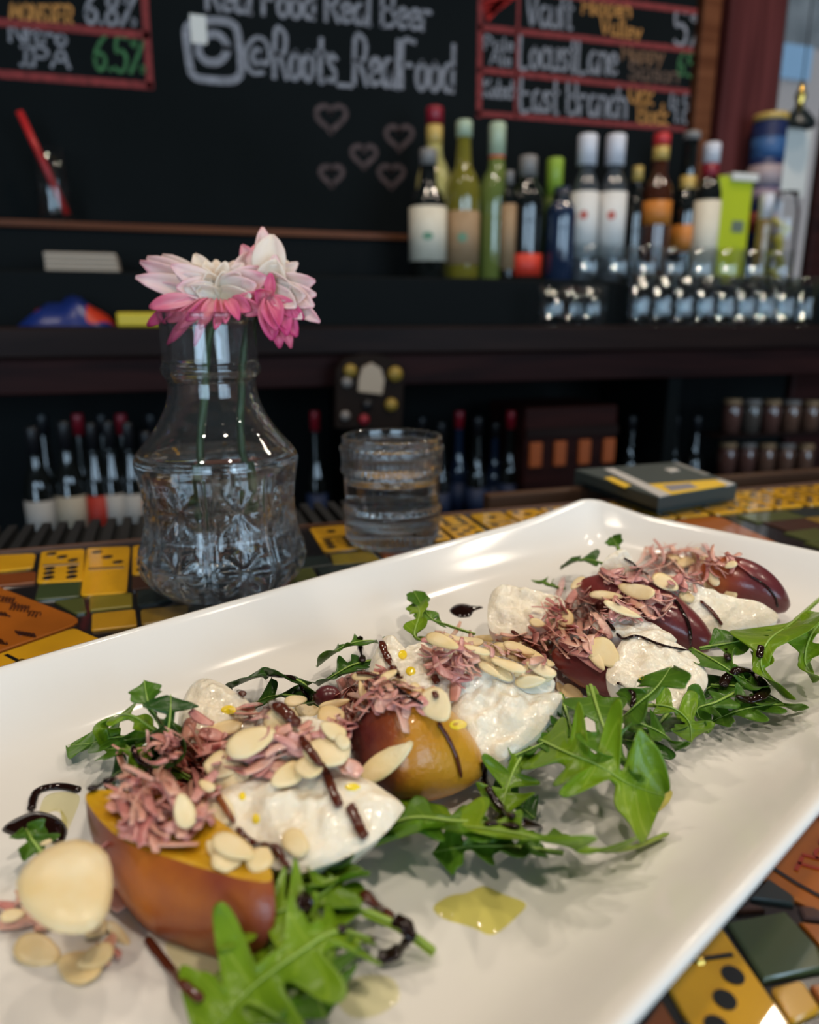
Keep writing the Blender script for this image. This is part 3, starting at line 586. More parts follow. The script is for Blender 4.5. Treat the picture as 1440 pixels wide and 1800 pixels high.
# carton, blue box, jar, spice bottle, hanging lantern, paper bag
def cart(name, x0, x1, yt, yb, Y, dpt, m, zb, label, cat):
    a, b = WY(x0, yb, Y), WY(x1, yt, Y); return tag(box(name, (a.x, Y, zb), (b.x, Y + dpt, b.z), m, bevel=.003), label, cat)
g = cart('carton', 1255, 1326, 312, 425, 1.40, .05, mat('lime_green_card', (0.42, 0.46, 0.004), 0.45), T1, 'lime green carton with torn white lid on the step', 'carton')
gx0, gx1 = WY(1286, 400, 1.4).x, WY(1316, 400, 1.4).x
box('label', (gx0 , 1.3985, WY(1290, 408, 1.4).z), (gx1 - .015, 1.4, WY(1290, 388, 1.4).z), mat('grey_print', (0.12, 0.14, 0.10), 0.6), g)
box('lid', (WY(1284, 312, 1.4).x, 1.392, WY(1290, 318, 1.4).z), (WY(1330, 312, 1.4).x, 1.45, WY(1290, 304, 1.4).z), MT['paper'], g, .002)
bm_ = empty('canister', (WY(1345, 300, 1.442).x, 1.442, T1), 'blue canister with red and white print behind the carton', 'canister')
cx, cdp = bm_.location.x, depth_of(bm_.location); RR = 27 * cdp / F_PX; HH = WY(1345, 214, 1.442).z - T1
lathe('body', [(0, 0), (RR, 0), (RR, HH), (0, HH)], mat('blue_card', (0.006, 0.016, 0.07), 0.5), bm_, 24, (cx, 1.442, T1))
for z0, z1, c in ((.62, .74, (.34, .25, .25)), (.78, .9, (.03, .09, .22)), (.34, .46, (.22, .04, .02)), (.52, .60, (.25, .17, .21))):
    lathe('print_band', [(RR * .995, HH * z0), (RR * 1.012, HH * z0), (RR * 1.012, HH * z1), (RR * .995, HH * z1)], mat('canister_print', c, .5), bm_, 24, (cx, 1.442, T1))
lathe('lid', [(0, HH), (RR * 1.03, HH), (RR * 1.03, HH * 1.04), (0, HH * 1.04)], MT['cap_gold'], bm_, 24, (cx, 1.442, T1))
bottle('spice_bottle', 1336, 340, 1.375, T1, 26, 'small amber spice bottle with a white cap beside the green carton', bmat('spice_glass', (.25, .15, .05)), MT['cap_white'], .78, .8, [], capf=.28)
jx = WY(1370, 420, 1.36).x; jd = depth_of((jx, 1.36, T1)); jr = 27 * jd / F_PX; jh = WY(1370, 338, 1.36).z - T1
jar = empty('jar', (jx, 1.36, T1), 'glass jar full of lemon wedges at the right end', 'jar')
lathe('glass_body', [(0, 0), (jr, 0), (jr, jh * .8), (jr * .8, jh * .92), (jr * .85, jh), (jr * .8, jh), (jr * .74, jh * .92), (jr * .94, jh * .8), (jr * .94, .003), (0, .003)], MT['glass'], jar, 28, (jx, 1.36, T1))
for k in range(14):
    a = random.uniform(0, 6.28); r = jr * .55 * sqrt(random.random()); z = T1 + .008 + jh * .7 * k / 14
    V, Fc = lathe_data([(0, -.007), (.008, -.005), (.011, 0), (.008, .005), (0, .007)], 8, (jx + r * cos(a), 1.36 + r * sin(a), z + .004)); obj('lemon_wedge', V, Fc, mat('lemon', (0.66, 0.52, 0.06), .4) if k == 0 else bpy.data.materials['lemon'], jar)
ln = empty('lantern', (WY(1404, 200, 1.5).x, 1.5, WY(1404, 225, 1.5).z), 'dark metal lamp shade with brass neck hanging before the window', 'lamp')
lx, lz = ln.location.x, ln.location.z; lr = 30 * depth_of(ln.location) / F_PX
lathe('shade', [(lr, 0), (lr * .96, .012), (lr * .5, .034), (lr * .3, .04), (lr * .28, .036), (lr * .5, .03), (lr * .92, .008), (lr * .96, 0)], mat('dark_enamel', (.015, .02, .02), .3), ln, 28, (lx, 1.5, lz))
lathe('neck', [(0, .038), (lr * .28, .038), (lr * .22, .055), (lr * .34, .065), (lr * .2, .08), (lr * .08, .1), (0, .1)], MT['brass'], ln, 20, (lx, 1.5, lz))
V, Fc = tube_data([Vector((lx, 1.5, lz + .1)), Vector((lx, 1.5, CEIL_Z))], .0015, 8); obj('cord', V, Fc, MT['cap_black'], ln)
pa = WY(1358, 335, 1.515); pb = WY(1428, 228, 1.515)
pp = box('paper_notice', (WX0 - .02, 1.5145, WY(1370, 345, 1.515).z), (pb.x, 1.5155, pb.z), MT['paper']); tag(pp, 'plain white paper hung against the lower window', 'paper')
# ------------------------------------------------------------------ under the counter
SZ = -0.33
wl = [(18, 752, 'lab_white', 'dark wine bottle with white label, leftmost under the counter'), (78, 742, 'lab_cream', 'dark wine bottle with cream label, second under the counter'), (128, 745, 'lab_red', 'dark wine bottle with red label, third under the counter'), (160, 742, 'lab_white', 'dark wine bottle with pale label, fourth under the counter'),
      (196, 744, 'lab_white', 'dark wine bottle beside the orange labelled one'), (228, 760, 'lab_orange', 'dark bottle with an orange label left of the vase'), (262, 752, 'lab_white', 'dark bottle with a plain white label just left of the vase')]
for px, yt, lm, lb in wl:
    bottle('wine_bottle', px, yt, 1.22, SZ, 50 if px < 120 else 40, lb, MT['dark_glass'], MT['cap_black'], .74, .36, [(.42, .63, mat('dim_' + lm, tuple(c * .55 for c in MT[lm].node_tree.nodes['Principled BSDF'].inputs['Base Color'].default_value[:3]), .6))], capf=.14, group='wine bottles under the counter')  # label colours darkened: shade under the counter put into the paint
for k, px in enumerate((40, 106, 150, 186, 240)):
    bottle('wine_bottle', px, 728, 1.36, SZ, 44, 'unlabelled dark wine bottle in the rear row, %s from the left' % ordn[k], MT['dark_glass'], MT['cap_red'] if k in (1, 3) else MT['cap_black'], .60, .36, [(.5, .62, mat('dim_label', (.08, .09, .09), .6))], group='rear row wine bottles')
for k, px in enumerate((545, 742, 778, 812, 846, 880, 908)):
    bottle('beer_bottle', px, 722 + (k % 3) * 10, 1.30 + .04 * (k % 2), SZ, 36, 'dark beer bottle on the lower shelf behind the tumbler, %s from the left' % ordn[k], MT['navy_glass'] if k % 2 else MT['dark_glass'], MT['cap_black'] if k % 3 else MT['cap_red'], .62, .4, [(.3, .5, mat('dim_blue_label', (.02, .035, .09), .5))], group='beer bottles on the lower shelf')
ca, cz = WY(925, 815, 1.24), WY(1092, 720, 1.24)
cr_ = empty('bottle_crate', (ca.x, 1.24, SZ), 'dark red wooden crate with four orange slots under the counter', 'crate')
def zat(py, Y, px=1000): return WY(px, py, Y).z
box('body', (ca.x, 1.25, SZ), (cz.x, 1.42, zat(715, 1.25)), MT['redwood'], cr_, .004)
for k in range(4):
    x0 = WY(932 + k * 43, 795, 1.245).x; box('slot', (x0, 1.244, zat(818, 1.245)), (x0 + .026, 1.252, zat(775, 1.245)), mat('orange_slot', (0.40, 0.085, 0.01), .5), cr_, .002)
box('rail', (ca.x, 1.243, zat(768, 1.245)), (cz.x, 1.25, zat(750, 1.245)), MT['darkwood'], cr_, .002)
for k in range(4):
    bottle('liquor_bottle', 1132 + k * 40, 730, 1.33, SZ, 34, 'black bottle right of the red crate, %s from the left' % ordn[k], MT['dark_glass'], MT['cap_black'], .64, .4, [], group='black bottles right of the crate')
for r in range(2):
    for k in range(5):
        px = 1278 + k * 34; Y = 1.28
        bx = WY(px, 800, Y).x; zb = zat(834 if r == 0 else 760, Y, px)
        e = empty('mason_jar', (bx, Y, zb), 'small jar of pinkish preserve, %s in the %s row at the right end' % (ordn[k], ['lower', 'upper'][r]), 'jar', 'jars stacked at the right end')
        rr_ = .020; hh = .062
        lathe('glass_body', [(0, 0), (rr_, 0), (rr_, hh * .85), (rr_ * .85, hh), (0, hh)], bmat('jar_of_preserve_%d%d' % (r, k), random.choice([(.10, .045, .035), (.075, .06, .05), (.12, .06, .04)])), e, 18, (bx, Y, zb))
        lathe('lid', [(0, hh), (rr_ * .9, hh), (rr_ * .9, hh * 1.14), (0, hh * 1.14)], MT['cap_grey'] if k % 2 else MT['lab_tan'], e, 18, (bx, Y, zb))
    sl = WY(1430, 800, 1.28).x
jsh = box('jar_tray', (WY(1258, 800, 1.26).x, 1.25, zat(766, 1.26, 1340)), (WY(1436, 800, 1.26).x, 1.33, zat(759.5, 1.28, 1340)), MT['darkwood']); tag(jsh, 'thin wooden board between the two rows of jars', 'board')
jbs = box('jar_crate', (WY(1258, 800, 1.26).x, 1.25, SZ), (WY(1436, 800, 1.26).x, 1.33, zat(834, 1.28, 1340)), MT['darkwood']); tag(jbs, 'low dark crate carrying the jars at the right end', 'crate')
# plaque with brass studs hanging on the counter front
pl = empty('wall_plaque', (WY(650, 690, 1.19).x, 1.19, zat(690, 1.19, 650)), 'small dark arched plaque with gold studs hung on the counter front', 'plaque')
pts = [WY(x, y, 1.19) for x, y in ((590, 752), (706, 752), (710, 660), (698, 636), (672, 624), (640, 622), (606, 630), (592, 650))]
V = [p + Vector((0, 0, 0)) for p in pts] + [p + Vector((0, .014, 0)) for p in pts]; n = len(pts)
fixn(obj('back_board', V, [tuple(range(n)), tuple(range(n, 2 * n))[::-1]] + [(i, (i + 1) % n, n + (i + 1) % n, n + i) for i in range(n)], mat('dark_plaque', (.016, .009, .006), .6, spec=.1), pl, False))
dull_gold = mat('dull_gold_stud', (0.30, 0.19, 0.03), .4)
for x, y, r, m in ((616, 652, 12, 'brass'), (695, 658, 14, 'brass'), (688, 712, 12, 'brass'), (607, 731, 9, 'cap_grey'), (610, 672, 10, 'cap_grey'), (646, 712, 10, 'cap_black'), (640, 738, 10, 'cap_red')):
    p = WY(x, y, 1.185); R_ = r * depth_of(p) / F_PX
    V, Fc = lathe_data([(0, -R_ * .6), (R_ * .7, -R_ * .45), (R_, 0), (R_ * .7, R_ * .45), (0, R_ * .6)], 14); V = [(p.x + v[0], p.y + v[2], p.z + v[1]) for v in V]; obj('stud', V, Fc, dull_gold if m == 'brass' else MT[m], pl)
pts = [WY(x, y, 1.184) for x, y in ((630, 688), (672, 693), (676, 668), (670, 648), (654, 638), (638, 646), (631, 668))]; n = len(pts)
V = pts + [p + Vector((0, .007, 0)) for p in pts]
fixn(obj('badge', V, [tuple(range(n)), tuple(range(n, 2 * n))[::-1]] + [(i, (i + 1) % n, n + (i + 1) % n, n + i) for i in range(n)], mat('cream_badge', (.42, .31, .21), .5), pl, False))

# ------------------------------------------------------------------ the bar top: resin-set dominoes, coasters and slate tiles
BARX0, BARX1, BARY0, BARY1 = -0.55, 1.25, -0.22, 0.443
bar = empty('bar_counter', (0.3, 0.2, FLOOR_Z), 'bar counter inlaid with yellow dominoes, orange coasters and coloured tiles', 'bar counter')
box('slab', (BARX0, BARY0, -0.045), (BARX1, BARY1, -0.0012), MT['grout'], bar)
box('front_panel', (BARX0 + .03, BARY0 + .12, FLOOR_Z), (BARX1 - .03, BARY0 + .15, -0.045), MT['redwood'], bar)
box('metal_edge', (BARX0, BARY1, -0.03), (BARX1, BARY1 + 0.0016, 0.0004), mat('dull_copper_edge', (0.16, 0.08, 0.05), .35), bar)
box('rail_trough', (BARX0, BARY1 + .0016, -0.045), (BARX1, 0.535, -0.030), MT['blackpaint'], bar)
lx0 = P(862, 878).x
box('rail_lip', (lx0, 0.474, -0.030), (BARX1, 0.486, 0.002), wood('rail_lip_wood', (.05, .026, .016), (.09, .05, .03), .4), bar, .002)
MT['rib_rubber'] = MT['rubber']
V, Fc = [], []
addbox(V, Fc, (BARX0, BARY1 + .003, -.030), (0.16, 0.505, -.006))
for k in range(72):
    x = BARX0 + .004 + k * .0098; addbox(V, Fc, (x, BARY1 + .004, -.006), (x + .0052, 0.504, -.0005))
m_ = obj('bar_mat', V, Fc, MT['rubber'], smooth=False); tag(m_, 'ribbed black rubber bar mat in the rail behind the vase', 'bar mat')
USED = []
def inside(p, poly):
    c = False; n = len(poly)
    for i in range(n):
        a, b = poly[i], poly[(i + 1) % n]
        if (a[1] > p[1]) != (b[1] > p[1]) and p[0] < (b[0] - a[0]) * (p[1] - a[1]) / (b[1] - a[1]) + a[0]: c = not c
    return c
def roundpoly(q, r):
    out = []; n = len(q)
    for i in range(n):
        a, b, c = Vector(q[i - 1]), Vector(q[i]), Vector(q[(i + 1) % n])
        p0 = b + (a - b).normalized() * r; p1 = b + (c - b).normalized() * r
        for t in (0, .25, .5, .75, 1):
            out.append(tuple((p0 * (1 - t) ** 2 + b * 2 * t * (1 - t) + p1 * t * t)))
    return out
def topz(): return random.uniform(-0.00012, 0.00012)
def tile(q, m, name='tile', r=.0012):
    USED.append(q); return prism(name, roundpoly(q, r) if r else q, -.0035, topz(), MT[m], bar, .0005)
def quad(px): return [tuple(P(x, y).xy) for x, y in px]
PIPS = {0: [], 1: [(.5, .5)], 2: [(.25, .25), (.75, .75)], 3: [(.25, .22), (.5, .5), (.75, .78)], 4: [(.25, .25), (.75, .25), (.25, .75), (.75, .75)], 5: [(.25, .25), (.75, .25), (.5, .5), (.25, .75), (.75, .75)], 6: [(.25, .2), (.25, .5), (.25, .8), (.75, .2), (.75, .5), (.75, .8)]}
def domino(q, a, b, stud=True, mt='tile_yellow'):
    """q: four corners; 0-1 is one short end, 3-2 the other"""
    o = tile(q, mt, 'domino', .003); Q = [Vector((*p, 0)) for p in q]
    def at(u, v): return Q[0].lerp(Q[1], u).lerp(Q[3].lerp(Q[2], u), v)
    R = (Q[1] - Q[0]).length * .12
    k = 0
    for half, n in ((0, a), (1, b)):
        for u, v in PIPS[n]:
            c = at(u, half * .5 + .02 + v * .46); poly = [(c.x + R * cos(t * pi / 8), c.y + R * sin(t * pi / 8)) for t in range(16)]
            prism('pip', poly, -.0004, .0002, MT['pip'], o, 0)
    d = [at(.1, .487), at(.9, .487), at(.9, .513), at(.1, .513)]; prism('centre_line', [tuple(p.xy) for p in d], -.0004, .0002, MT['pip'], o, 0)
    if stud:
        c = at(.5, .5); V, Fc = lathe_data([(0, .0011), (R * .35, .0010), (R * .6, .0005), (R * .65, -.0004)], 12, (c.x, c.y, 0)); obj('stud', V, Fc, MT['brass'], o)
    return o
# tiles read off the photograph, left of the vase
tile(quad(((-30, 976), (63, 972), (58, 996), (-30, 1006))), 'tile_yellow', 'domino', .003)
tile(quad(((-30, 1010), (63, 1004), (62, 1022), (-30, 1032))), 'tile_rust')
domino(quad(((72, 969), (149, 964), (146, 1020), (64, 1023))), 3, 6, False); domino(quad(((153, 963), (229, 960), (223, 1041), (141, 1046))), 3, 0, False)
domino(quad(((233, 959), (302, 955), (297, 1006), (232, 1009))), 2, 5, False)
tile(quad(((68, 1027), (143, 1021), (140, 1047), (60, 1053))), 'tile_green'); tile(quad(((94, 1056), (146, 1049), (153, 1075), (131, 1077))), 'tile_moss')
tile(quad(((157, 1048), (233, 1041), (233, 1064), (157, 1072))), 'tile_olive'); tile(quad(((161, 1078), (238, 1070), (241, 1098), (160, 1107))), 'tile_gold')
tile(quad(((240, 1038), (280, 1033), (306, 1052), (242, 1064))), 'tile_slate'); tile(quad(((233, 1013), (266, 1009), (276, 1031), (232, 1036))), 'tile_brown')
tile(quad(((247, 1071), (330, 1062), (330, 1084), (249, 1097))), 'tile_ochre'); tile(quad(((250, 1101), (330, 1088), (330, 1120), (252, 1124))), 'tile_ochre')
# orange square coaster at the left edge
A = P(22, 1035).xy; B = P(150, 1084).xy; C_ = P(0, 1146).xy; D = P(128, 1101).xy
cor = Vector((P(152, 1090).x, P(152, 1090).y)); d1 = (A - B).normalized(); d2 = (C_ - D).normalized()
cq = [tuple(cor), tuple(cor + d1 * .092), tuple(cor + d1 * .092 + d2 * .092), tuple(cor + d2 * .092)]
cs = tile(cq, 'tile_orange', 'coaster', .010)
def stamp(text, o0, dx, dy, wid, m, parent, name='lettering'):
    L = [[Vector((*(Vector(o0) + Vector(dx) * a + Vector(dy) * b), .0001)) for a, b in s] for s in strokes(text)]
    L = [spline(q, max(3, len(q) * 4)) if len(q) > 2 else q for q in L]
    V, Fc = ribbon_data(L, wid, thick=.00025); return obj(name, V, Fc, m, parent, False)
# scribbled brown print on it (illegible in the photograph, so kept as loops)
for px0, py0, n, rx, ry in ((10, 1052, 6, 6, 5), (30, 1066, 7, 6, 6), (62, 1078, 4, 6, 5), (8, 1078, 4, 6, 4), (40, 1112, 7, 7, 4), (2, 1126, 4, 8, 5)):
    L = []
    pts = []
    for k in range(n * 6):
        t = k / 6; pts.append(P(px0 - 12 + t * 5 + rx * .6 * cos(t * 5.2), py0 + t * .8 + ry * sin(t * 5.2 + px0), .0001))
    V, Fc = ribbon_data([pts], .0005, thick=.00025); obj('print', V, Fc, MT['print_brown'], cs, False)
# domino lying diagonally under the plate's left rim
e0 = P(131, 1103).xy; e1 = P(172, 1124).xy; dirv = (P(0, 1148).xy - P(120, 1106).xy).normalized(); wv = (e1 - e0); wv = wv - dirv * wv.dot(dirv); wv = wv.normalized() * .0285
domino([tuple(e0), tuple(e0 + wv), tuple(e0 + wv + dirv * .060), tuple(e0 + dirv * .060)], 0, 0)
tile(quad(((176, 1128), (212, 1113), (222, 1114), (240, 1120), (190, 1140))), 'tile_yellow', 'tile', 0)
# bottom right corner
r0, r1 = P(1270, 1630).xy, P(1390, 1800).xy; dd = (r1 - r0).normalized(); nn = Vector((-dd.y, dd.x)); nn = nn if nn.dot(P(1177, 1737).xy - r0) > 0 else -nn
wdm = (P(1177, 1737).xy - r0).dot(nn); bb = r0 + dd * (P(1294, 1678).xy - r0).dot(dd)
domino([tuple(bb - dd * wdm), tuple(bb - dd * wdm + nn * wdm), tuple(bb + dd * wdm + nn * wdm), tuple(bb + dd * wdm)], 3, 3)
tile(quad(((1278, 1620), (1380, 1600), (1440, 1665), (1450, 1702), (1343, 1722))), 'tile_green', 'tile', 0); tile(quad(((1354, 1733), (1410, 1719), (1446, 1772), (1392, 1796))), 'tile_gold')
tile(quad(((1352, 1540), (1398, 1575), (1396, 1588), (1320, 1577))), 'tile_slate', 'tile', 0); tile(quad(((1295, 1600), (1318, 1585), (1346, 1597))), 'tile_brown', 'tile', 0)
tile(quad(((1405, 1618), (1445, 1622), (1470, 1690))), 'tile_orange', 'tile', 0); tile(quad(((1130, 1800), (1163, 1755), (1190, 1800), (1200, 1840), (1120, 1840))), 'tile_rust', 'tile', 0)
tile(quad(((1404, 1590), (1450, 1594), (1470, 1615), (1414, 1612))), 'tile_brown', 'tile', 0); tile(quad(((1200, 1790), (1212, 1795), (1258, 1880), (1220, 1900))), 'tile_slate', 'tile', 0); tile(quad(((1425, 1730), (1470, 1722), (1480, 1760), (1448, 1765))), 'tile_orange', 'tile', 0)
# round orange coaster with a ring and red script
def circ3(a, b, c):
    ax, ay, bx, by, cx, cy = *a, *b, *c; d = 2 * (ax * (by - cy) + bx * (cy - ay) + cx * (ay - by))
    ux = ((ax * ax + ay * ay) * (by - cy) + (bx * bx + by * by) * (cy - ay) + (cx * cx + cy * cy) * (ay - by)) / d
    uy = ((ax * ax + ay * ay) * (cx - bx) + (bx * bx + by * by) * (ax - cx) + (cx * cx + cy * cy) * (bx - ax)) / d
    return Vector((ux, uy)), sqrt((ax - ux) ** 2 + (ay - uy) ** 2)
rr1 = .042; pe = P(1394, 1577).xy; tg = (P(1440, 1589).xy - P(1352, 1538).xy).normalized(); nq = Vector((-tg.y, tg.x)); nq = nq if nq.dot(P(1440, 1437).xy - pe) > 0 else -nq
rc = pe + nq * rr1
rpoly = [(rc.x + rr1 * cos(k * pi / 20), rc.y + rr1 * sin(k * pi / 20)) for k in range(40)]
co_ = prism('coaster', rpoly, -.0035, 0, MT['tile_orange'], bar, .0005); USED.append(rpoly)
rin = rr1 - (P(1395, 1552).xy - pe).length * .95
V, Fc = ribbon_data([[Vector((rc.x + rin * cos(k * pi / 30), rc.y + rin * sin(k * pi / 30), .0001)) for k in range(61)]], .0011, thick=.0002); obj('ring', V, Fc, MT['pip'], co_, False)
t0, t1, t2 = P(1443, 1542).xy, P(1486, 1440).xy, P(1400, 1530).xy
stamp('The O', t0, t1 - t0, t2 - t0, .0009, MT['print_red'], co_)
# row of dominoes along the back edge, right of the vase
x = P(545, 930).x; rnd = random.Random(3); k = 0
while x < 1.0:
    wd_ = .0235; 
    domino([(x, .438), (x + wd_, .438), (x + wd_ - .001, .388), (x - .001, .388)], rnd.randint(0, 6), rnd.randint(2, 6), False, 'tile_yellow' if rnd.random() < .85 else 'tile_gold'); x += wd_ + .0016 + (0.001 if k % 3 else .003); k += 1
x = -.118
while x > -.35:
    domino([(x - .0235, .438), (x, .438), (x, .388), (x - .0235, .388)], rnd.randint(0, 6), rnd.randint(0, 6), False); x -= .026
oc = P(1300, 950).xy; a0 = radians(-38)
sq = [(oc.x + (u * cos(a0) - v * sin(a0)), oc.y + (u * sin(a0) + v * cos(a0))) for u, v in ((-.046, -.046), (.046, -.046), (.046, .046), (-.046, .046))]
# plate geometry (needed to leave out hidden tiles)
TH = radians(24.3); PU = Vector((cos(TH), sin(TH))); PV = Vector((-sin(TH), cos(TH)))
U0, U1, V0, V1 = -0.035, 0.351, 0.0445, 0.2325
def pl2w(u, v, z): q = PU * u + PV * v; return Vector((q.x, q.y, z))
def w2pl(p): q = Vector((p[0], p[1])); return q.dot(PU), q.dot(PV)
oc2 = quad(((1176, 915), (1262, 906), (1385, 962), (1330, 985)))
tile(oc2, 'tile_orange', 'coaster', .008)
pal = ['tile_green', 'tile_moss', 'tile_olive', 'tile_gold', 'tile_slate', 'tile_brown', 'tile_ochre', 'tile_orange', 'tile_black', 'tile_rust', 'tile_black', 'tile_slate', 'tile_yellow']
y = .382; row = 0; FV, FF, FM = [], [], []
while y > -.10:
    hgt = rnd.uniform(.020, .030); x = -.26 + rnd.uniform(-.01, .01)
    while x < .80:
        wd_ = rnd.uniform(.022, .042); c = (x + wd_ / 2, y - hgt / 2); u, v = w2pl(c)
        hid = U0 + .03 < u < U1 - .012 and V0 + .012 < v < V1 - .012
        pts = [c] + [(x + wd_ * a, y - hgt * b) for a in (0, .5, 1) for b in (0, .5, 1)]
        if not hid and not any(inside(p, q) for p in pts for q in USED) and not any(x < q[0] < x + wd_ and y - hgt < q[1] < y for qq in USED[:40] for q in qq) and (x < .62 or y > .25):
            j = lambda: rnd.uniform(-.0018, .0018)
            qq_ = [(x + j() + .001, y - hgt + j() + .001), (x + wd_ + j() - .001, y - hgt + j() + .001), (x + wd_ + j() - .001, y + j() - .001), (x + j() + .001, y + j() - .001)]
            pc = Vector((*c, 0)); inview = (pc - CAM).dot(FWD) > .03 and -120 < proj(pc)[0] < 1560 and proj(pc)[1] < 1950
            if inview: prism('tile', qq_, -.0035, topz(), MT[rnd.choice(pal)], bar, .0005)
            else:
                k0 = len(FV); FV.extend([(a_, b_, z_) for z_ in (-.0035, 0) for a_, b_ in qq_]); mi = rnd.randrange(len(pal))
                for f_ in ((4, 5, 6, 7), (0, 1, 5, 4), (1, 2, 6, 5), (2, 3, 7, 6), (3, 0, 4, 7)): FF.append(tuple(k0 + i for i in f_)); FM.append(mi)
        x += wd_
    y -= hgt; row += 1
fo = obj('tile_field', FV, FF, None, bar, False, mats=[MT[k] for k in pal], midx=FM); fo['kind'] = 'stuff'
# small chips that fill the joints of the mosaic are left to the dark grout
# ------------------------------------------------------------------ flat boxed sets at the far edge
def slabbox(name, px, z0, z1, m, label, cat):
    q = [tuple(P(x, y, z1).xy) for x, y in px]; o = prism(name, q, z0, z1, m, None, .0006); tag(o, label, cat); return o, q
MT['menu_grey'] = mat('charcoal_card', (0.040, 0.052, 0.050), .5); MT['menu_white'] = mat('white_card_print', (.48, .46, .44), .5); MT['menu_yellow'] = mat('yellow_card_print', (.72, .46, .03), .5)
mp = ((1011, 825), (1186, 812), (1296, 850), (1158, 874))
b1, _ = slabbox('game_box', tuple((x - 1, y + 11) for x, y in mp), .0006, .0075, MT['menu_grey'], 'charcoal card box, lower of the two beside the plate corner', 'box')
b2, q2 = slabbox('game_box', mp, .0078, .0155, MT['menu_grey'], 'charcoal card box with white stripe and yellow panel, upper of the two', 'box')
def onbox(name, px, m, dz=.0157): 
    q = [tuple(P(x, y, dz).xy) for x, y in px]; return prism(name, q, .0148, dz, m, b2, 0)
onbox('stripe', ((1062, 824), (1078, 823), (1180, 869), (1160, 873)), MT['menu_white']); onbox('yellow_panel', ((1140, 851), (1258, 843), (1280, 852), (1180, 869)), MT['menu_yellow'], .01575); onbox('white_panel', ((1258, 843), (1266, 842), (1292, 850), (1276, 854)), MT['menu_white'])
onbox('grey_emblem', ((1165, 853), (1212, 849), (1228, 857), (1180, 863)), mat('grey_emblem_print', (.22, .21, .24), .5), .0159); onbox('grey_text', ((1168, 824), (1186, 822), (1196, 827), (1180, 830)), MT['menu_white']); onbox('white_text', ((1183, 814), (1192, 813), (1248, 833), (1238, 835)), mat('dim_white_print', (.2, .2, .19), .5))
b3_ = onbox('yellow_text', ((1062, 840), (1076, 838), (1110, 853), (1098, 856)), MT['menu_yellow'])

# ------------------------------------------------------------------ platter
def platter():
    H, ZF = .0235, .006
    uc, vc, hu, hv = (U0 + U1) / 2, (V0 + V1) / 2, (U1 - U0) / 2, (V1 - V0) / 2
    # (inset, height, corner radius) from outer foot over the rim down to the floor centre
    prof = [(.034, .0005, .010), (.030, .0005, .010), (.028, .0012, .010), (.016, .0095, .010), (.003, H - .0045, .010), (.0004, H - .0028, .010), (0, H - .0014, .010), (.0006, H - .0003, .0095), (.002, H, .009), (.0034, H - .0005, .0085), (.005, H - .0018, .008), (.010, H - .0066, .008), (.015, H - .0112, .009), (.0185, ZF + .0040, .010), (.022, ZF + .0021, .012), (.026, ZF + .0010, .014), (.031, ZF + .0004, .016), (.037, ZF + .0001, .018), (.045, ZF, .02)]
    N = 12; per = 4 * (N + 20); V = []
    for ins, z, cr in prof:
        a, b = hu - ins, hv - ins
        pts = []
        for ci, (sx, sy, a0) in enumerate(((1, 1, 0), (-1, 1, 90), (-1, -1, 180), (1, -1, 270))):
            cx, cy = sx * (a - cr), sy * (b - cr)
            for k in range(N): t = radians(a0 + 90 * k / (N - 1)); pts.append((cx + cr * cos(t), cy + cr * sin(t)))
            nx = [(-1, 1), (-1, -1), (1, -1), (1, 1)][ci]; n0 = [90, 180, 270, 0][ci]
            ex, ey = nx[0] * (a - cr) + cr * cos(radians(n0)), nx[1] * (b - cr) + cr * sin(radians(n0))
            lx, ly = pts[-1]
            for k in range(1, 21): t = k / 21; pts.append((lx + (ex - lx) * t, ly + (ey - ly) * t))
        for (x, y) in pts:
            ru, rv = x / hu, y / hv; up = max(0, min(1, (z - ZF) / (H - ZF)))
            bow = .004 * (1 - ru * ru) * (1 if abs(rv) > .5 else 0) * (abs(rv)) * up
            bowe = .003 * (1 - rv * rv) * (1 if abs(ru) > .5 else 0) * abs(ru) * up
            lift = .0048 * max(0, abs(ru) - .72) / .28 * max(0, abs(rv) - .6) / .4 * up
            V.append(pl2w(uc + x + bowe * (1 if ru > 0 else -1), vc + y + bow * (1 if rv > 0 else -1), z + lift))
    Fc = []
    for j in range(len(prof) - 1):
        for i in range(per):
            k = (i + 1) % per; Fc.append((j * per + i, j * per + k, (j + 1) * per + k, (j + 1) * per + i))
    Fc.append(tuple(range(per))[::-1]); L = len(prof) - 1; Fc.append(tuple(L * per + i for i in range(per)))
    return V, Fc
V, Fc = platter(); plate = fixn(obj('platter', V, Fc, MT['plate'])); tag(plate, 'large white rectangular platter with flared rim carrying the salad', 'plate'); solid(plate)

# ------------------------------------------------------------------ flower vase
def axis_profile(cx, pts, base_y):
    b = P(cx, base_y, 0); out = []
    for y, hw in pts:
        lo, hi = -.05, .4
        for _ in range(40):
            m = (lo + hi) / 2
            if proj((b.x, b.y, m))[1] > y: lo = m
            else: hi = m
        out.append((hw * depth_of((b.x, b.y, lo)) / F_PX, lo))
    return b, out
vb, vp = axis_profile(398, [(1041, 0), (1041, 60), (1037, 84), (1022, 112), (1005, 131), (990, 141), (976, 144.5), (962, 143), (945, 137), (925, 131.5), (900, 129), (875, 129.5), (850, 132), (830, 136), (815, 139.5), (806, 140.5), (798, 138.5), (788, 132), (772, 119), (752, 103), (732, 91), (712, 82), (694, 77), (678, 75), (668, 75.5), (662, 79), (656, 84), (648, 86), (641, 84.5), (636, 82), (620, 82), (590, 82.5), (568, 83.5), (560, 86), (554, 87), (549, 86)], 1041)
from bisect import bisect_left
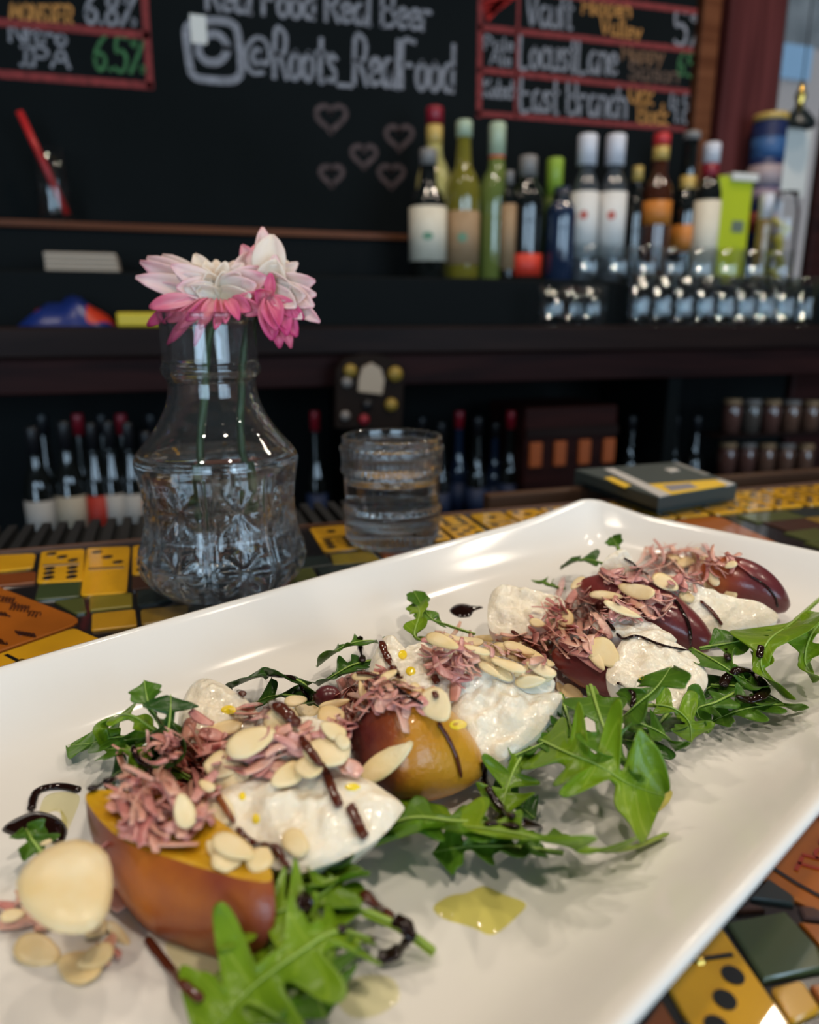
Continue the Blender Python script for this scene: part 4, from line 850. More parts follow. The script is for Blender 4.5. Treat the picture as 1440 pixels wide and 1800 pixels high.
def prof_sub(p, n):
    out = []
    for i in range(len(p) - 1):
        for k in range(n): out.append((p[i][0] + (p[i + 1][0] - p[i][0]) * k / n, p[i][1] + (p[i + 1][1] - p[i][1]) * k / n))
    return out + [p[-1]]
outer = prof_sub(vp, 4); H_ = vp[-1][1]
S1, S2 = .052 / .125 * .105, 0
zs_hi = [z for (r, z), (yy, hw) in zip(vp, [(0, 0)] * len(vp))]
def z_of(y):
    lo, hi = -.05, .4
    for _ in range(40):
        m = (lo + hi) / 2
        if proj((vb.x, vb.y, m))[1] > y: lo = m
        else: hi = m
    return lo
ZU, ZL, ZT, ZB = z_of(874), z_of(968), z_of(818), z_of(1010)
def cut(a, z, j):
    """pressed-glass relief: two rows of stars between vertical flutes"""
    if not (z_of_b < z < ZT + .002): return 0
    n = 8; s = (a / (2 * pi) * n + .28) % 1 - .5; d = 0
    R = .036
    u = s * 2 * pi / n * R
    for zc, sz in ((ZU, .0115), (ZL, .0115)):
        v = z - zc; r = sqrt(u * u + v * v)
        if r < sz:
            ang = atan2(v, u); k = (ang / (pi / 4)) % 1; k = min(k, 1 - k) * pi / 4 * r
            d = max(d, (1 - r / sz) ** .5 * math.exp(-(k / .0012) ** 2) * .0023)
    e = abs(abs(s) - .5) * 2 * pi / n * R
    d = max(d, .0018 * math.exp(-(e / .0015) ** 2) * (1 if ZB < z < ZT else 0))
    zm = (ZU + ZL) / 2
    if abs(z - zm) < .0035 and abs(s) < .34: d = max(d, .0014 * (.5 + .5 * cos(s * 70)) * cos((z - zm) / .0035 * pi / 2))
    return -d
z_of_b = z_of(1030)
vase = empty('vase', (vb.x, vb.y, 0), 'clear pressed-glass vase with star cuts holding two pink flowers', 'vase')
T = .0034
inner = [(max(r - T * 1.15, 0.001), z) for r, z in outer if z > .006]
shell = outer + inner[::-1] + [(0, inner[0][1] - .0005)]
no = len(outer)
lathe('glass_body', shell, MT['pressed_glass'], vase, 224, (vb.x, vb.y, 0), mod=lambda a, z, j: cut(a, z, j) if j < no and shell[j][0] > .01 else 0)
ZW = z_of(796)
wp = [(0, inner[0][1] - .0004)] + [(r + .0001, z) for r, z in inner if z < ZW]; rw = wp[-1][0]
wp += [(rw, ZW + .0003), (rw - .0015, ZW), (0, ZW - .0002)]
lathe('water', wp, MT['water'], vase, 64, (vb.x, vb.y, 0))
VD = depth_of((vb.x, vb.y, .12))
# flowers: petals are parts of each flower
def petal(root, tip, wid, m, parent, bend=0.0, cup=.25, droop=0.0, t0=0.0, t1=1.0, twist=0.0):
    root, tip = Vector(root), Vector(tip); ax = tip - root; L = ax.length; t = ax.normalized()
    view = (CAM - (root + tip) / 2).normalized(); s = t.cross(view).normalized(); nr = s.cross(t).normalized()
    if nr.dot(view) < 0: nr = -nr
    c_, s_ = cos(twist), sin(twist); s, nr = s * c_ + nr * s_, nr * c_ - s * s_
    V, tn = [], []; n, mw = 9, 5
    for i in range(n):
        u = i / (n - 1); wv = wid * (0.25 + .75 * sin(pi * min(1, u * 1.0) ** .85) ) if u < .5 else wid * (sin(pi * u ** .85)) ** .7 * 1.0 + wid * .02
        wv = wid * (max(0.0, sin(pi * (u * .90 + .07))) ** .75)
        if i == n - 1: wv = wid * .10
        c = root + ax * u + nr * (bend * L * sin(pi * u)) - Vector((0, 0, droop * L * u * u))
        for j in range(mw):
            v = j / (mw - 1) * 2 - 1
            V.append(c + s * (wv / 2 * v) + nr * (cup * wv * (v * v - .4) ) ); tn.append(t0 + (t1 - t0) * u + .15 * abs(v) + random.uniform(-.06, .06))
    Fc = [(i * mw + j, i * mw + j + 1, (i + 1) * mw + j + 1, (i + 1) * mw + j) for i in range(n - 1) for j in range(mw - 1)]
    o = obj('petal', V, Fc, m, parent); set_tone(o, tn)
    md = o.modifiers.new('thickness', 'SOLIDIFY'); md.thickness = .0004
    return o
def fp(px, py, dz=0.0): return DP(px, py, VD + dz)
fl1 = empty('flower', fp(390, 520), 'cream and pink flower drooping over the left rim of the vase', 'flower')
fl2 = empty('flower', fp(472, 495), 'pink flower facing right over the right rim of the vase', 'flower')
pm_, pp_ = MT['petal'], MT['petal_pink']
c1 = (388, 522)
for x, y, dz, wd, tt in ((238, 487, -.006, .011, .75), (246, 460, 0, .012, .8), (258, 452, .008, .012, .75), (285, 448, .014, .011, .55), (300, 466, -.014, .012, .75), (342, 446, .012, .011, .35), (328, 466, .002, .010, .3), (362, 458, -.002, .010, .25), (380, 456, .010, .009, .3), (398, 460, -.004, .010, .3), (412, 458, .012, .009, .4), (428, 462, .0, .011, .5), (440, 444, .008, .013, .75), (420, 480, -.014, .014, .55), (456, 470, -.006, .014, .75), (470, 488, -.010, .013, .85), (310, 505, -.014, .012, .8), (268, 500, -.002, .010, .8), (450, 500, -.013, .013, .7), (365, 480, -.014, .010, .3), (352, 470, -.010, .012, .3), (392, 478, -.013, .012, .3)):
    petal(fp(c1[0] + random.uniform(-14, 14), c1[1] + random.uniform(-6, 6), dz * .25), fp(x, y, dz), wd * random.uniform(.72, .95), pm_, fl1, bend=random.uniform(-.02, .10), cup=.28, t0=.05, t1=tt, twist=random.uniform(-.35, .35))
rp = random.Random(4)
for k in range(18):
    a = rp.uniform(pi * 1.02, pi * 1.98); r = rp.uniform(34, 74); dz = rp.uniform(-.016, .016)
    petal(fp(c1[0] + rp.uniform(-10, 10), c1[1] - 4, dz * .4), fp(c1[0] + 1.5 * r * cos(a), c1[1] + 10 + .9 * r * sin(a), dz), rp.uniform(.006, .0095), pm_, fl1, bend=rp.uniform(0, .1), cup=.3, t0=.03, t1=rp.uniform(.2, .6), twist=rp.uniform(-.5, .5))
for k in range(22):
    a = rp.uniform(-1.5, 1.2); r = rp.uniform(34, 72); dz = rp.uniform(-.015, .012)
    petal(fp(468 + rp.uniform(-8, 8), 506 + rp.uniform(-8, 8), dz * .4), fp(468 + r * cos(a), 500 + r * sin(a), dz), rp.uniform(.006, .0095), pm_, fl2, bend=rp.uniform(0, .1), cup=.3, t0=.05, t1=rp.uniform(.3, .7), twist=rp.uniform(-.5, .5))
for x, y, dz, wd in ((262, 534, -.012, .010), (258, 566, -.004, .008), (300, 600, -.010, .006), (312, 575, -.016, .007), (344, 602, -.014, .005), (352, 572, -.019, .008), (378, 572, -.020, .008), (396, 562, -.019, .007), (420, 556, -.018, .008), (440, 540, -.013, .011), (462, 542, -.010, .012), (470, 520, -.008, .012), (330, 556, -.017, .008), (290, 560, -.012, .007)):
    petal(fp(c1[0] + (x - c1[0]) * .35, 526, -.012), fp(x, y + 6, dz), wd * .62, pp_, fl1, bend=.12, cup=.4, t0=random.uniform(0, .4), t1=random.uniform(.5, 1), twist=random.uniform(-.5, .5))
c2 = (468, 506)
for x, y, dz, wd, tt in ((462, 399, .004, .012, .75), (478, 412, -.002, .015, .45), (492, 424, .010, .011, .5), (448, 430, .010, .012, .95), (506, 458, .006, .010, .35), (520, 464, .012, .009, .4), (538, 490, 0, .010, .6), (530, 500, .010, .009, .5), (554, 494, -.004, .011, .75), (556, 518, -.008, .012, .75), (552, 538, -.010, .012, .75), (562, 566, -.010, .010, .8), (530, 560, -.012, .012, .7), (520, 540, -.015, .012, .6), (500, 470, -.008, .012, .3), (510, 500, -.014, .014, .55), (484, 456, -.010, .013, .3), (425, 430, .010, .010, .95), (536, 520, -.014, .013, .6)):
    petal(fp(c2[0] + random.uniform(-8, 8), c2[1] + random.uniform(-8, 8), dz * .25), fp(x, y, dz), wd * random.uniform(.72, .95), pm_, fl2, bend=random.uniform(-.02, .08), cup=.26, t0=.08, t1=tt, twist=random.uniform(-.3, .3))
for x, y, dz, wd in ((478, 598, -.012, .013), (492, 612, -.008, .010), (512, 612, -.006, .008), (505, 590, -.012, .012), (522, 592, -.008, .011), (468, 570, -.014, .011), (486, 580, -.015, .013), (476, 480, -.016, .006), (450, 512, -.016, .012), (535, 560, -.01, .009)):
    petal(fp(474, 522, -.011), fp(x, y, dz), wd * .72, pp_, fl2, bend=.1, cup=.4, t0=random.uniform(0, .4), t1=random.uniform(.5, 1), twist=random.uniform(-.5, .5))
for fl, pts in ((fl1, ((388, 524, 0), (366, 600, 0), (360, 700, 0), (352, 800, .004), (362, 930, .006))), (fl2, ((466, 510, 0), (432, 600, .004), (424, 700, .008), (424, 780, .012), (440, 900, .012)))):
    V, Fc = tube_data(spline([fp(*p) for p in pts], 18), .0017, 8); obj('stem', V, Fc, MT['stem'], fl)
    V, Fc = lathe_data([(0, -.006), (.006, -.004), (.009, .001), (.006, .005), (0, .006)], 14, fp(pts[0][0], pts[0][1] + 6, .006)); obj('calyx', V, Fc, MT['stem'], fl)

# ------------------------------------------------------------------ water tumbler
tb, tp = axis_profile(690, [(951, 0), (951, 66), (948, 75), (940, 79), (926, 80.5), (908, 81.5), (890, 82), (870, 83), (850, 84), (830, 85), (810, 86), (795, 87), (782, 87.5), (774, 88), (767, 89)], 951)
tum = empty('tumbler', (tb.x, tb.y, 0), 'beaded clear glass tumbler half full of water beside the vase', 'glass')
to = prof_sub(tp, 5); Tt = .0026; ti = [(max(r - Tt, .001), z) for r, z in to if z > .010]
sh2 = to + [(to[-1][0] - Tt / 2, to[-1][1] + .0008)] + ti[::-1] + [(0, ti[0][1] - .0004)]; n2 = len(to); Ht = to[-1][1]
def bead(a, z, j):
    if j >= n2 or sh2[j][0] < .012: return 0
    d = 0; nb = 44
    for zc in (.90, .70, .335): 
        zz = (z / Ht - zc) * Ht / .0019
        if abs(zz) < 1: d = max(d, .0017 * sqrt(1 - zz * zz) * (.45 + .55 * abs(cos(a * nb / 2))))
    if .72 < z / Ht < .88 or .06 < z / Ht < .31: d += .0008 * (0.5 + 0.5 * cos(a * 60))
    return d
lathe('glass_body', prof_sub(sh2[:n2], 2)[:0] + sh2, MT['pressed_glass'], tum, 264, (tb.x, tb.y, 0), mod=bead)
zw = Ht * .60
wp = [(0, ti[0][1] - .0003)] + [(r + .0001, z) for r, z in ti if z < zw]; rw = wp[-1][0]; wp += [(rw, zw + .0003), (rw - .0012, zw), (0, zw)]
lathe('water', wp, MT['water'], tum, 64, (tb.x, tb.y, 0))

# ------------------------------------------------------------------ the salad
ZF = .006
def closed_spline(pts, n):
    pts = [Vector(p) for p in pts]; m = len(pts); out = []
    for i in range(n):
        t = i / n * m; k = int(t); u = t - k; a, b, c, d = pts[(k - 1) % m], pts[k % m], pts[(k + 1) % m], pts[(k + 2) % m]
        out.append(0.5 * ((2 * b) + (c - a) * u + (2 * a - 5 * b + 4 * c - d) * u * u + (3 * b - a - 3 * c + d) * u ** 3))
    return out
def chunk(px, za, zb_, zbot, shrink=.8, bulge=.08, dome=.002, amp=.0012, ascale=140, n=56, lean=(0, 0), seed=0, rings=9, rimr=.0012, sides=8):
    """solid piece: top outline in photo pixels with height running from za (front, lowest) to zb_ (back, highest)"""
    ys = [p[1] for p in px]; y0, y1 = max(ys), min(ys)
    P3 = [P(x, y, za + (zb_ - za) * (y0 - y) / (y0 - y1 + 1e-6)) for x, y in px]
    R0 = closed_spline(P3, n); c = sum(R0, Vector()) / n
    V, Fc = [], []
    top = []; tv = [c + Vector((0, 0, dome + amp * noise.noise(c * ascale + Vector((seed, 0, 0)))))]
    for k in range(1, rings + 1):
        f = k / rings
        for p in R0:
            q = c.lerp(p, f * (1 - .0) if k < rings else 1)
            e = max(0.0, min(1, (1 - f) * 3.5))
            nz = noise.noise(q * ascale + Vector((seed, 0, 0))) + .5 * noise.noise(q * ascale * 2.3 + Vector((seed, 5, 0)))
            q = q + Vector((0, 0, dome * (1 - f * f) + amp * nz * (.25 + .75 * e) - rimr * max(0, f - .85) / .15 * 1.0))
            tv.append(q)
    tf = [(0, 1 + i, 1 + (i + 1) % n) for i in range(n)]
    for k in range(rings - 1):
        for i in range(n):
            j = (i + 1) % n; tf.append((1 + k * n + i, 1 + (k + 1) * n + i, 1 + (k + 1) * n + j, 1 + k * n + j))
    last = tv[1 + (rings - 1) * n:]
    sv, sf = list(last), []
    L = Vector((lean[0], lean[1], 0))
    for k in range(1, sides + 1):
        s = k / sides
        for p in last:
            d = Vector((p.x - c.x, p.y - c.y, 0)); sc = (1 - s) + s * shrink + bulge * sin(pi * min(1, s * 1.05))
            z = p.z + (zbot - p.z) * (s ** 1.15)
            q = Vector((c.x, c.y, 0)) + d * sc + L * sin(pi * s * .62) ; q.z = z
            sv.append(q)
    for k in range(sides):
        for i in range(n):
            j = (i + 1) % n; sf.append((k * n + i, (k + 1) * n + i, (k + 1) * n + j, k * n + j))
    sf.append(tuple(sides * n + i for i in range(n)))
    return c, tv, tf, sv, sf
def burrata(px, za, zb_, label, zbot=.009, shrink=.8, bulge=.05, dome=.0015, amp=.0016, seed=0, ascale=170):
    c, tv, tf, sv, sf = chunk(px, za, zb_, zbot, shrink, bulge, dome, amp, ascale, seed=seed, rings=16, n=72)
    e = empty('burrata', (c.x, c.y, zbot), label, 'cheese', 'torn burrata pieces')
    a = fixn(obj('curd', tv, tf, MT['curd'], e)); b = fixn(obj('skin', sv, sf, MT['cheese_skin'], e))
    # top normals up
    if a.data.polygons[0].normal.z < 0: a.data.flip_normals()
    solid(a); solid(b); return e
# --- peach wedges
c, tv, tf, sv, sf = chunk(((150, 1400), (176, 1440), (226, 1480), (300, 1506), (380, 1530), (440, 1545), (478, 1543), (462, 1505), (400, 1450), (320, 1405), (230, 1388), (168, 1386)), .0245, .0250, .0066, .66, .10, -.0012, .0006, 120, lean=(.0005, -.0065), rimr=.0004, n=80, sides=14)
pa_ = empty('peach_wedge', (c.x, c.y, .0068), 'orange-red grilled peach wedge with yellow cut face, nearest the front', 'peach', 'grilled peach wedges')
f_ = fixn(obj('flesh', tv, tf, MT['flesh'], pa_)); 
if f_.data.polygons[0].normal.z < 0: f_.data.flip_normals()
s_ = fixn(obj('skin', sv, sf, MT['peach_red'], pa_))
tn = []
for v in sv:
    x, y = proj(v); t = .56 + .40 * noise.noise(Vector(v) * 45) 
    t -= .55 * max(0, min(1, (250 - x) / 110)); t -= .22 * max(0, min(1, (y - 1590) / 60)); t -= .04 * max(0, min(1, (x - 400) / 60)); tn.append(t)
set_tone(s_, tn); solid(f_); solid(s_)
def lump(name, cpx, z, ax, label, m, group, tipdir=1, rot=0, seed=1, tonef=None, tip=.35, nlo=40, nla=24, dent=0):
    """rounded peach half: ellipsoid with one drawn-out tip; ax = half sizes in metres (across, away, up)"""
    c = P(cpx[0], cpx[1], z); V, Fc, tn = [], [], []
    for i in range(nla + 1):
        th = pi * i / nla
        for j in range(nlo):
            ph = 2 * pi * j / nlo; d = Vector((sin(th) * cos(ph), sin(th) * sin(ph), cos(th)))
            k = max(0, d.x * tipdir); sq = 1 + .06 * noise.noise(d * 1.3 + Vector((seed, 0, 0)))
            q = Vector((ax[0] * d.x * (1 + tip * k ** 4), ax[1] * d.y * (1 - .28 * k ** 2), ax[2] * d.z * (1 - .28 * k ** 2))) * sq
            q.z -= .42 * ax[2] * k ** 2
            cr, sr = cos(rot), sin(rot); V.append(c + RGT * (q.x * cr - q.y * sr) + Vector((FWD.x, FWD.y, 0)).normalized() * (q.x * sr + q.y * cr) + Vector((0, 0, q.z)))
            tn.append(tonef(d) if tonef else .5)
    for i in range(nla):
        for j in range(nlo):
            k = (j + 1) % nlo; Fc.append((i * nlo + j, (i + 1) * nlo + j, (i + 1) * nlo + k, i * nlo + k))
    o = fixn(obj(name, V, Fc, m)); bm = bmesh.new(); bm.from_mesh(o.data); bmesh.ops.remove_doubles(bm, verts=bm.verts, dist=1e-7)
    bm.to_mesh(o.data); bm.free()
    zm = min(v.co.z for v in o.data.vertices)
    if zm < ZF + .0002:
        for v in o.data.vertices:
            if v.co.z < ZF + .0002: v.co.z = ZF + .0002 + (v.co.z - zm) * .01
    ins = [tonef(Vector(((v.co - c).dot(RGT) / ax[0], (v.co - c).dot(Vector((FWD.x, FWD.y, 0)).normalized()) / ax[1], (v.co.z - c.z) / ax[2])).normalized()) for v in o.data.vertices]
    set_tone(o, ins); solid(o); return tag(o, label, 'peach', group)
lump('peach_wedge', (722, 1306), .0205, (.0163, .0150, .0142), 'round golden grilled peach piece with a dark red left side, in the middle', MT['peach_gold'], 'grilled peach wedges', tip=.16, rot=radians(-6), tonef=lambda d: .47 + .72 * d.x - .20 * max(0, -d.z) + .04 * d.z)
def crescent(p0, z0, p1, z1, R, label, tone, sag=.25, flat=.9, seed=0):
    a, b = P(*p0, z0), P(*p1, z1); n = 26; pts = []; rad = []
    for i in range(n):
        t = i / (n - 1); q = a.lerp(b, t); q.z += R * sag * sin(pi * t) ; pts.append(q); rad.append(max(R * sin(pi * (t * .96 + .02)) ** .55 , .0004))
    V, Fc = tube_data(pts, rad, 20, flat)
    V = [v + Vector((0, 0, 0)) for v in V]
    for v in V: v.z = max(v.z, ZF + .0003)
    o = fixn(obj('peach_wedge', V, Fc, MT['peach_dark'])); tn = []
    for v in V:
        tn.append(tone(proj(v)) + .12 * noise.noise(v * 90))
    set_tone(o, tn); solid(o); return tag(o, label, 'peach', 'grilled peach wedges')
crescent((975, 1150), .014, (1140, 1222), .0115, .0092, 'dark red peach wedge under ham behind the middle leaves', lambda q: .35 + .5 * max(0, (1010 - q[0]) / 60))
crescent((1018, 1030), .022, (1250, 1138), .012, .0115, 'dark purple-red peach wedge lying between the two right burrata pieces', lambda q: .30 + .25 * max(0, min(1, (1120 - q[0]) / 60)))
crescent((1230, 1000), .024, (1384, 1070), .0125, .0105, 'farthest peach wedge, glossy dark red with an orange shoulder', lambda q: .22 + .7 * max(0, min(1, (1330 - q[0]) / 60)))
crescent((552, 1230), .017, (600, 1228), .018, .0036, 'small purple peach tip peeping out left of the round peach', lambda q: .05)
# --- burrata
burrata(((362, 1402), (400, 1370), (470, 1345), (540, 1338), (610, 1348), (660, 1370), (707, 1406), (704, 1424), (664, 1465), (600, 1500), (545, 1521), (508, 1527), (470, 1514), (420, 1488), (385, 1450)), .0190, .0265, 'large fan-shaped burrata piece striped with balsamic, nearest the front', zbot=.0095, shrink=.50, bulge=.06, seed=3, amp=.0019)
burrata(((315, 1308), (312, 1268), (320, 1225), (340, 1192), (362, 1184), (392, 1196), (424, 1218), (452, 1243), (446, 1272), (400, 1292), (360, 1306)), .0200, .0270, 'upright burrata piece with yellow oil, at the left end of the row', seed=9, amp=.0015)
burrata(((400, 1385), (404, 1320), (440, 1275), (500, 1258), (560, 1256), (608, 1280), (612, 1335), (560, 1372), (480, 1392)), .0225, .0325, 'burrata piece buried under ham and almonds left of the round peach', zbot=.008, seed=21)
burrata(((650, 1204), (652, 1155), (668, 1122), (690, 1118), (712, 1138), (724, 1131), (752, 1128), (770, 1160), (760, 1200), (700, 1214)), .0270, .0340, 'burrata piece with yellow oil spots behind the round peach', zbot=.009, seed=14)
burrata(((794, 1262), (800, 1226), (838, 1202), (868, 1184), (905, 1190), (932, 1212), (986, 1212), (980, 1236), (950, 1280), (902, 1318), (870, 1333), (838, 1320), (802, 1288)), .0175, .0300, 'thick burrata wedge with white rind edge right of the round peach', zbot=.0085, shrink=.86, seed=30, amp=.0022)
burrata(((700, 1215), (705, 1180), (740, 1150), (800, 1140), (870, 1150), (930, 1170), (975, 1190), (960, 1215), (900, 1215), (840, 1225), (780, 1230)), .0260, .0340, 'burrata piece hidden beneath the middle heap of ham', zbot=.008, seed=33)
burrata(((862, 1102), (858, 1060), (868, 1032), (890, 1024), (922, 1034), (985, 1044), (990, 1085), (945, 1108), (900, 1112)), .0150, .0260, 'lumpy burrata piece at the back behind the almond slivers', seed=40, amp=.0024)
burrata(((1068, 1190), (1078, 1150), (1104, 1108), (1140, 1102), (1182, 1120), (1226, 1150), (1244, 1180), (1240, 1206), (1202, 1238), (1166, 1236), (1124, 1215)), .0155, .0260, 'burrata piece crossed by a wavy balsamic line, right of centre', zbot=.0085, seed=51)
burrata(((1044, 1098), (1060, 1076), (1100, 1074), (1140, 1092), (1190, 1118), (1160, 1128), (1100, 1120)), .0230, .0270, 'thin burrata strip behind the wavy balsamic line', zbot=.010, seed=55)
burrata(((1150, 1016), (1180, 1004), (1222, 1030), (1262, 1040), (1300, 1050), (1345, 1060), (1369, 1077), (1352, 1094), (1300, 1100), (1252, 1110), (1212, 1096), (1178, 1050)), .0150, .0300, 'farthest burrata piece, beside the farthest peach wedge', zbot=.0085, seed=60)
burrata(((1056, 1004), (1060, 985), (1078, 968), (1100, 966), (1120, 990), (1116, 1006)), .0250, .0330, 'small burrata tip at the back left of the far ham', zbot=.009, seed=66)
# --- arugula
def leaf(pts, wid, label, mt='leaf_mid', s0=.3, lobes=3, roll=0.0, cup=.25, seed=1, term=1.0, rib=True, ruf=1.0, grp='arugula leaves'):
    rn = random.Random(seed); n = 72; sp = spline([P(*p) for p in pts], n); mw = 7
    V, Fc, tn, al, ac = [], [], [], [], []; ph = rn.uniform(-.16, .16); rs = [rn.uniform(.70, 1.10) for _ in range(10)]; js = [rn.uniform(-1, 1) for _ in range(12)]
    ribp = []
    for i, p in enumerate(sp):
        t = i / (n - 1); T = (sp[min(i + 1, n - 1)] - sp[max(i - 1, 0)]).normalized(); Sd = T.cross(Vector((0, 0, 1)))
        if Sd.length < .05: Sd = RGT.copy()
        Sd.normalize(); Nn = Sd.cross(T).normalized(); a = roll + .25 * sin(t * 5 + seed); Sd, Nn = Sd * cos(a) + Nn * sin(a), Nn * cos(a) - Sd * sin(a)
        for side in (-1, 1):
            pass
        def hw(side):
            if t < s0: return .10 + .04 * t / s0
            u = (t - s0) / (1 - s0); q = .17 + .05 * sin(u * 9 + seed)
            for k in range(lobes):
                uc = (k + .55) / (lobes + .35) * .74 + js[k + (6 if side > 0 else 0)] * .05; sg = .20 / (lobes + .2)
                hk = (.55 + .45 * (k + 1) / lobes) * rs[k + (5 if side > 0 else 0)]
                d = (u - uc) / sg; d = d * (.8 if d < 0 else 1.25)
                q = max(q, hk * math.exp(-abs(d) ** 3.2) ** .8)
            d = (u - .86) / .17; q = max(q, term * .88 * math.exp(-abs(d) ** 3.0) * (.9 + .1 * sin(u * 40 + seed)))
            tipf = 1 if u < .92 else max(.04, (1 - u) / .08) ** .6; st = min(1, u / .06 + .5)
            return max(.04, q * tipf * st)
        ribp.append(p + Nn * .00035)
        for j in range(mw):
            v = j / (mw - 1) * 2 - 1; h = wid * hw(1 if v > 0 else -1)
            z = cup * h * v * v + ruf * .0026 * (abs(v) ** 1.5) * noise.noise(Vector((t * 7, v * 1.5, seed * 3.1))) * (1 if t > s0 else 0)
            q = p + Sd * (h * v) + Nn * z - T * (abs(v) * h * .38 if t > s0 else 0)
            q.z = max(q.z, ZF + .0003 + .0002 * abs(v)); V.append(q)
            al.append(t); ac.append(v); tn.append(.42 + .35 * noise.noise(q * 60) + (.35 if t < s0 else 0) - .1 * abs(v))
    for i in range(n - 1):
        for j in range(mw - 1): Fc.append((i * mw + j, i * mw + j + 1, (i + 1) * mw + j + 1, (i + 1) * mw + j))
    o = obj('arugula_leaf', V, Fc, MT[mt]); set_tone(o, tn)
    for nm, vals in (('along', al), ('across', ac)): a_ = o.data.attributes.new(nm, 'FLOAT', 'POINT'); a_.data.foreach_set('value', vals)
    md = o.modifiers.new('thickness', 'SOLIDIFY'); md.thickness = .00035; md.offset = -1
    sb = o.modifiers.new('smooth', 'SUBSURF'); sb.levels = 1; sb.render_levels = 1
    solid(o); tag(o, label, 'leaf', grp)
    if rib:
        V, Fc = tube_data(ribp, [max(.00012, .00055 * (1 - i / n) ** .8) for i in range(n)], 6, .55)
        obj('midrib', V, Fc, MT['rib'], o)
    return o
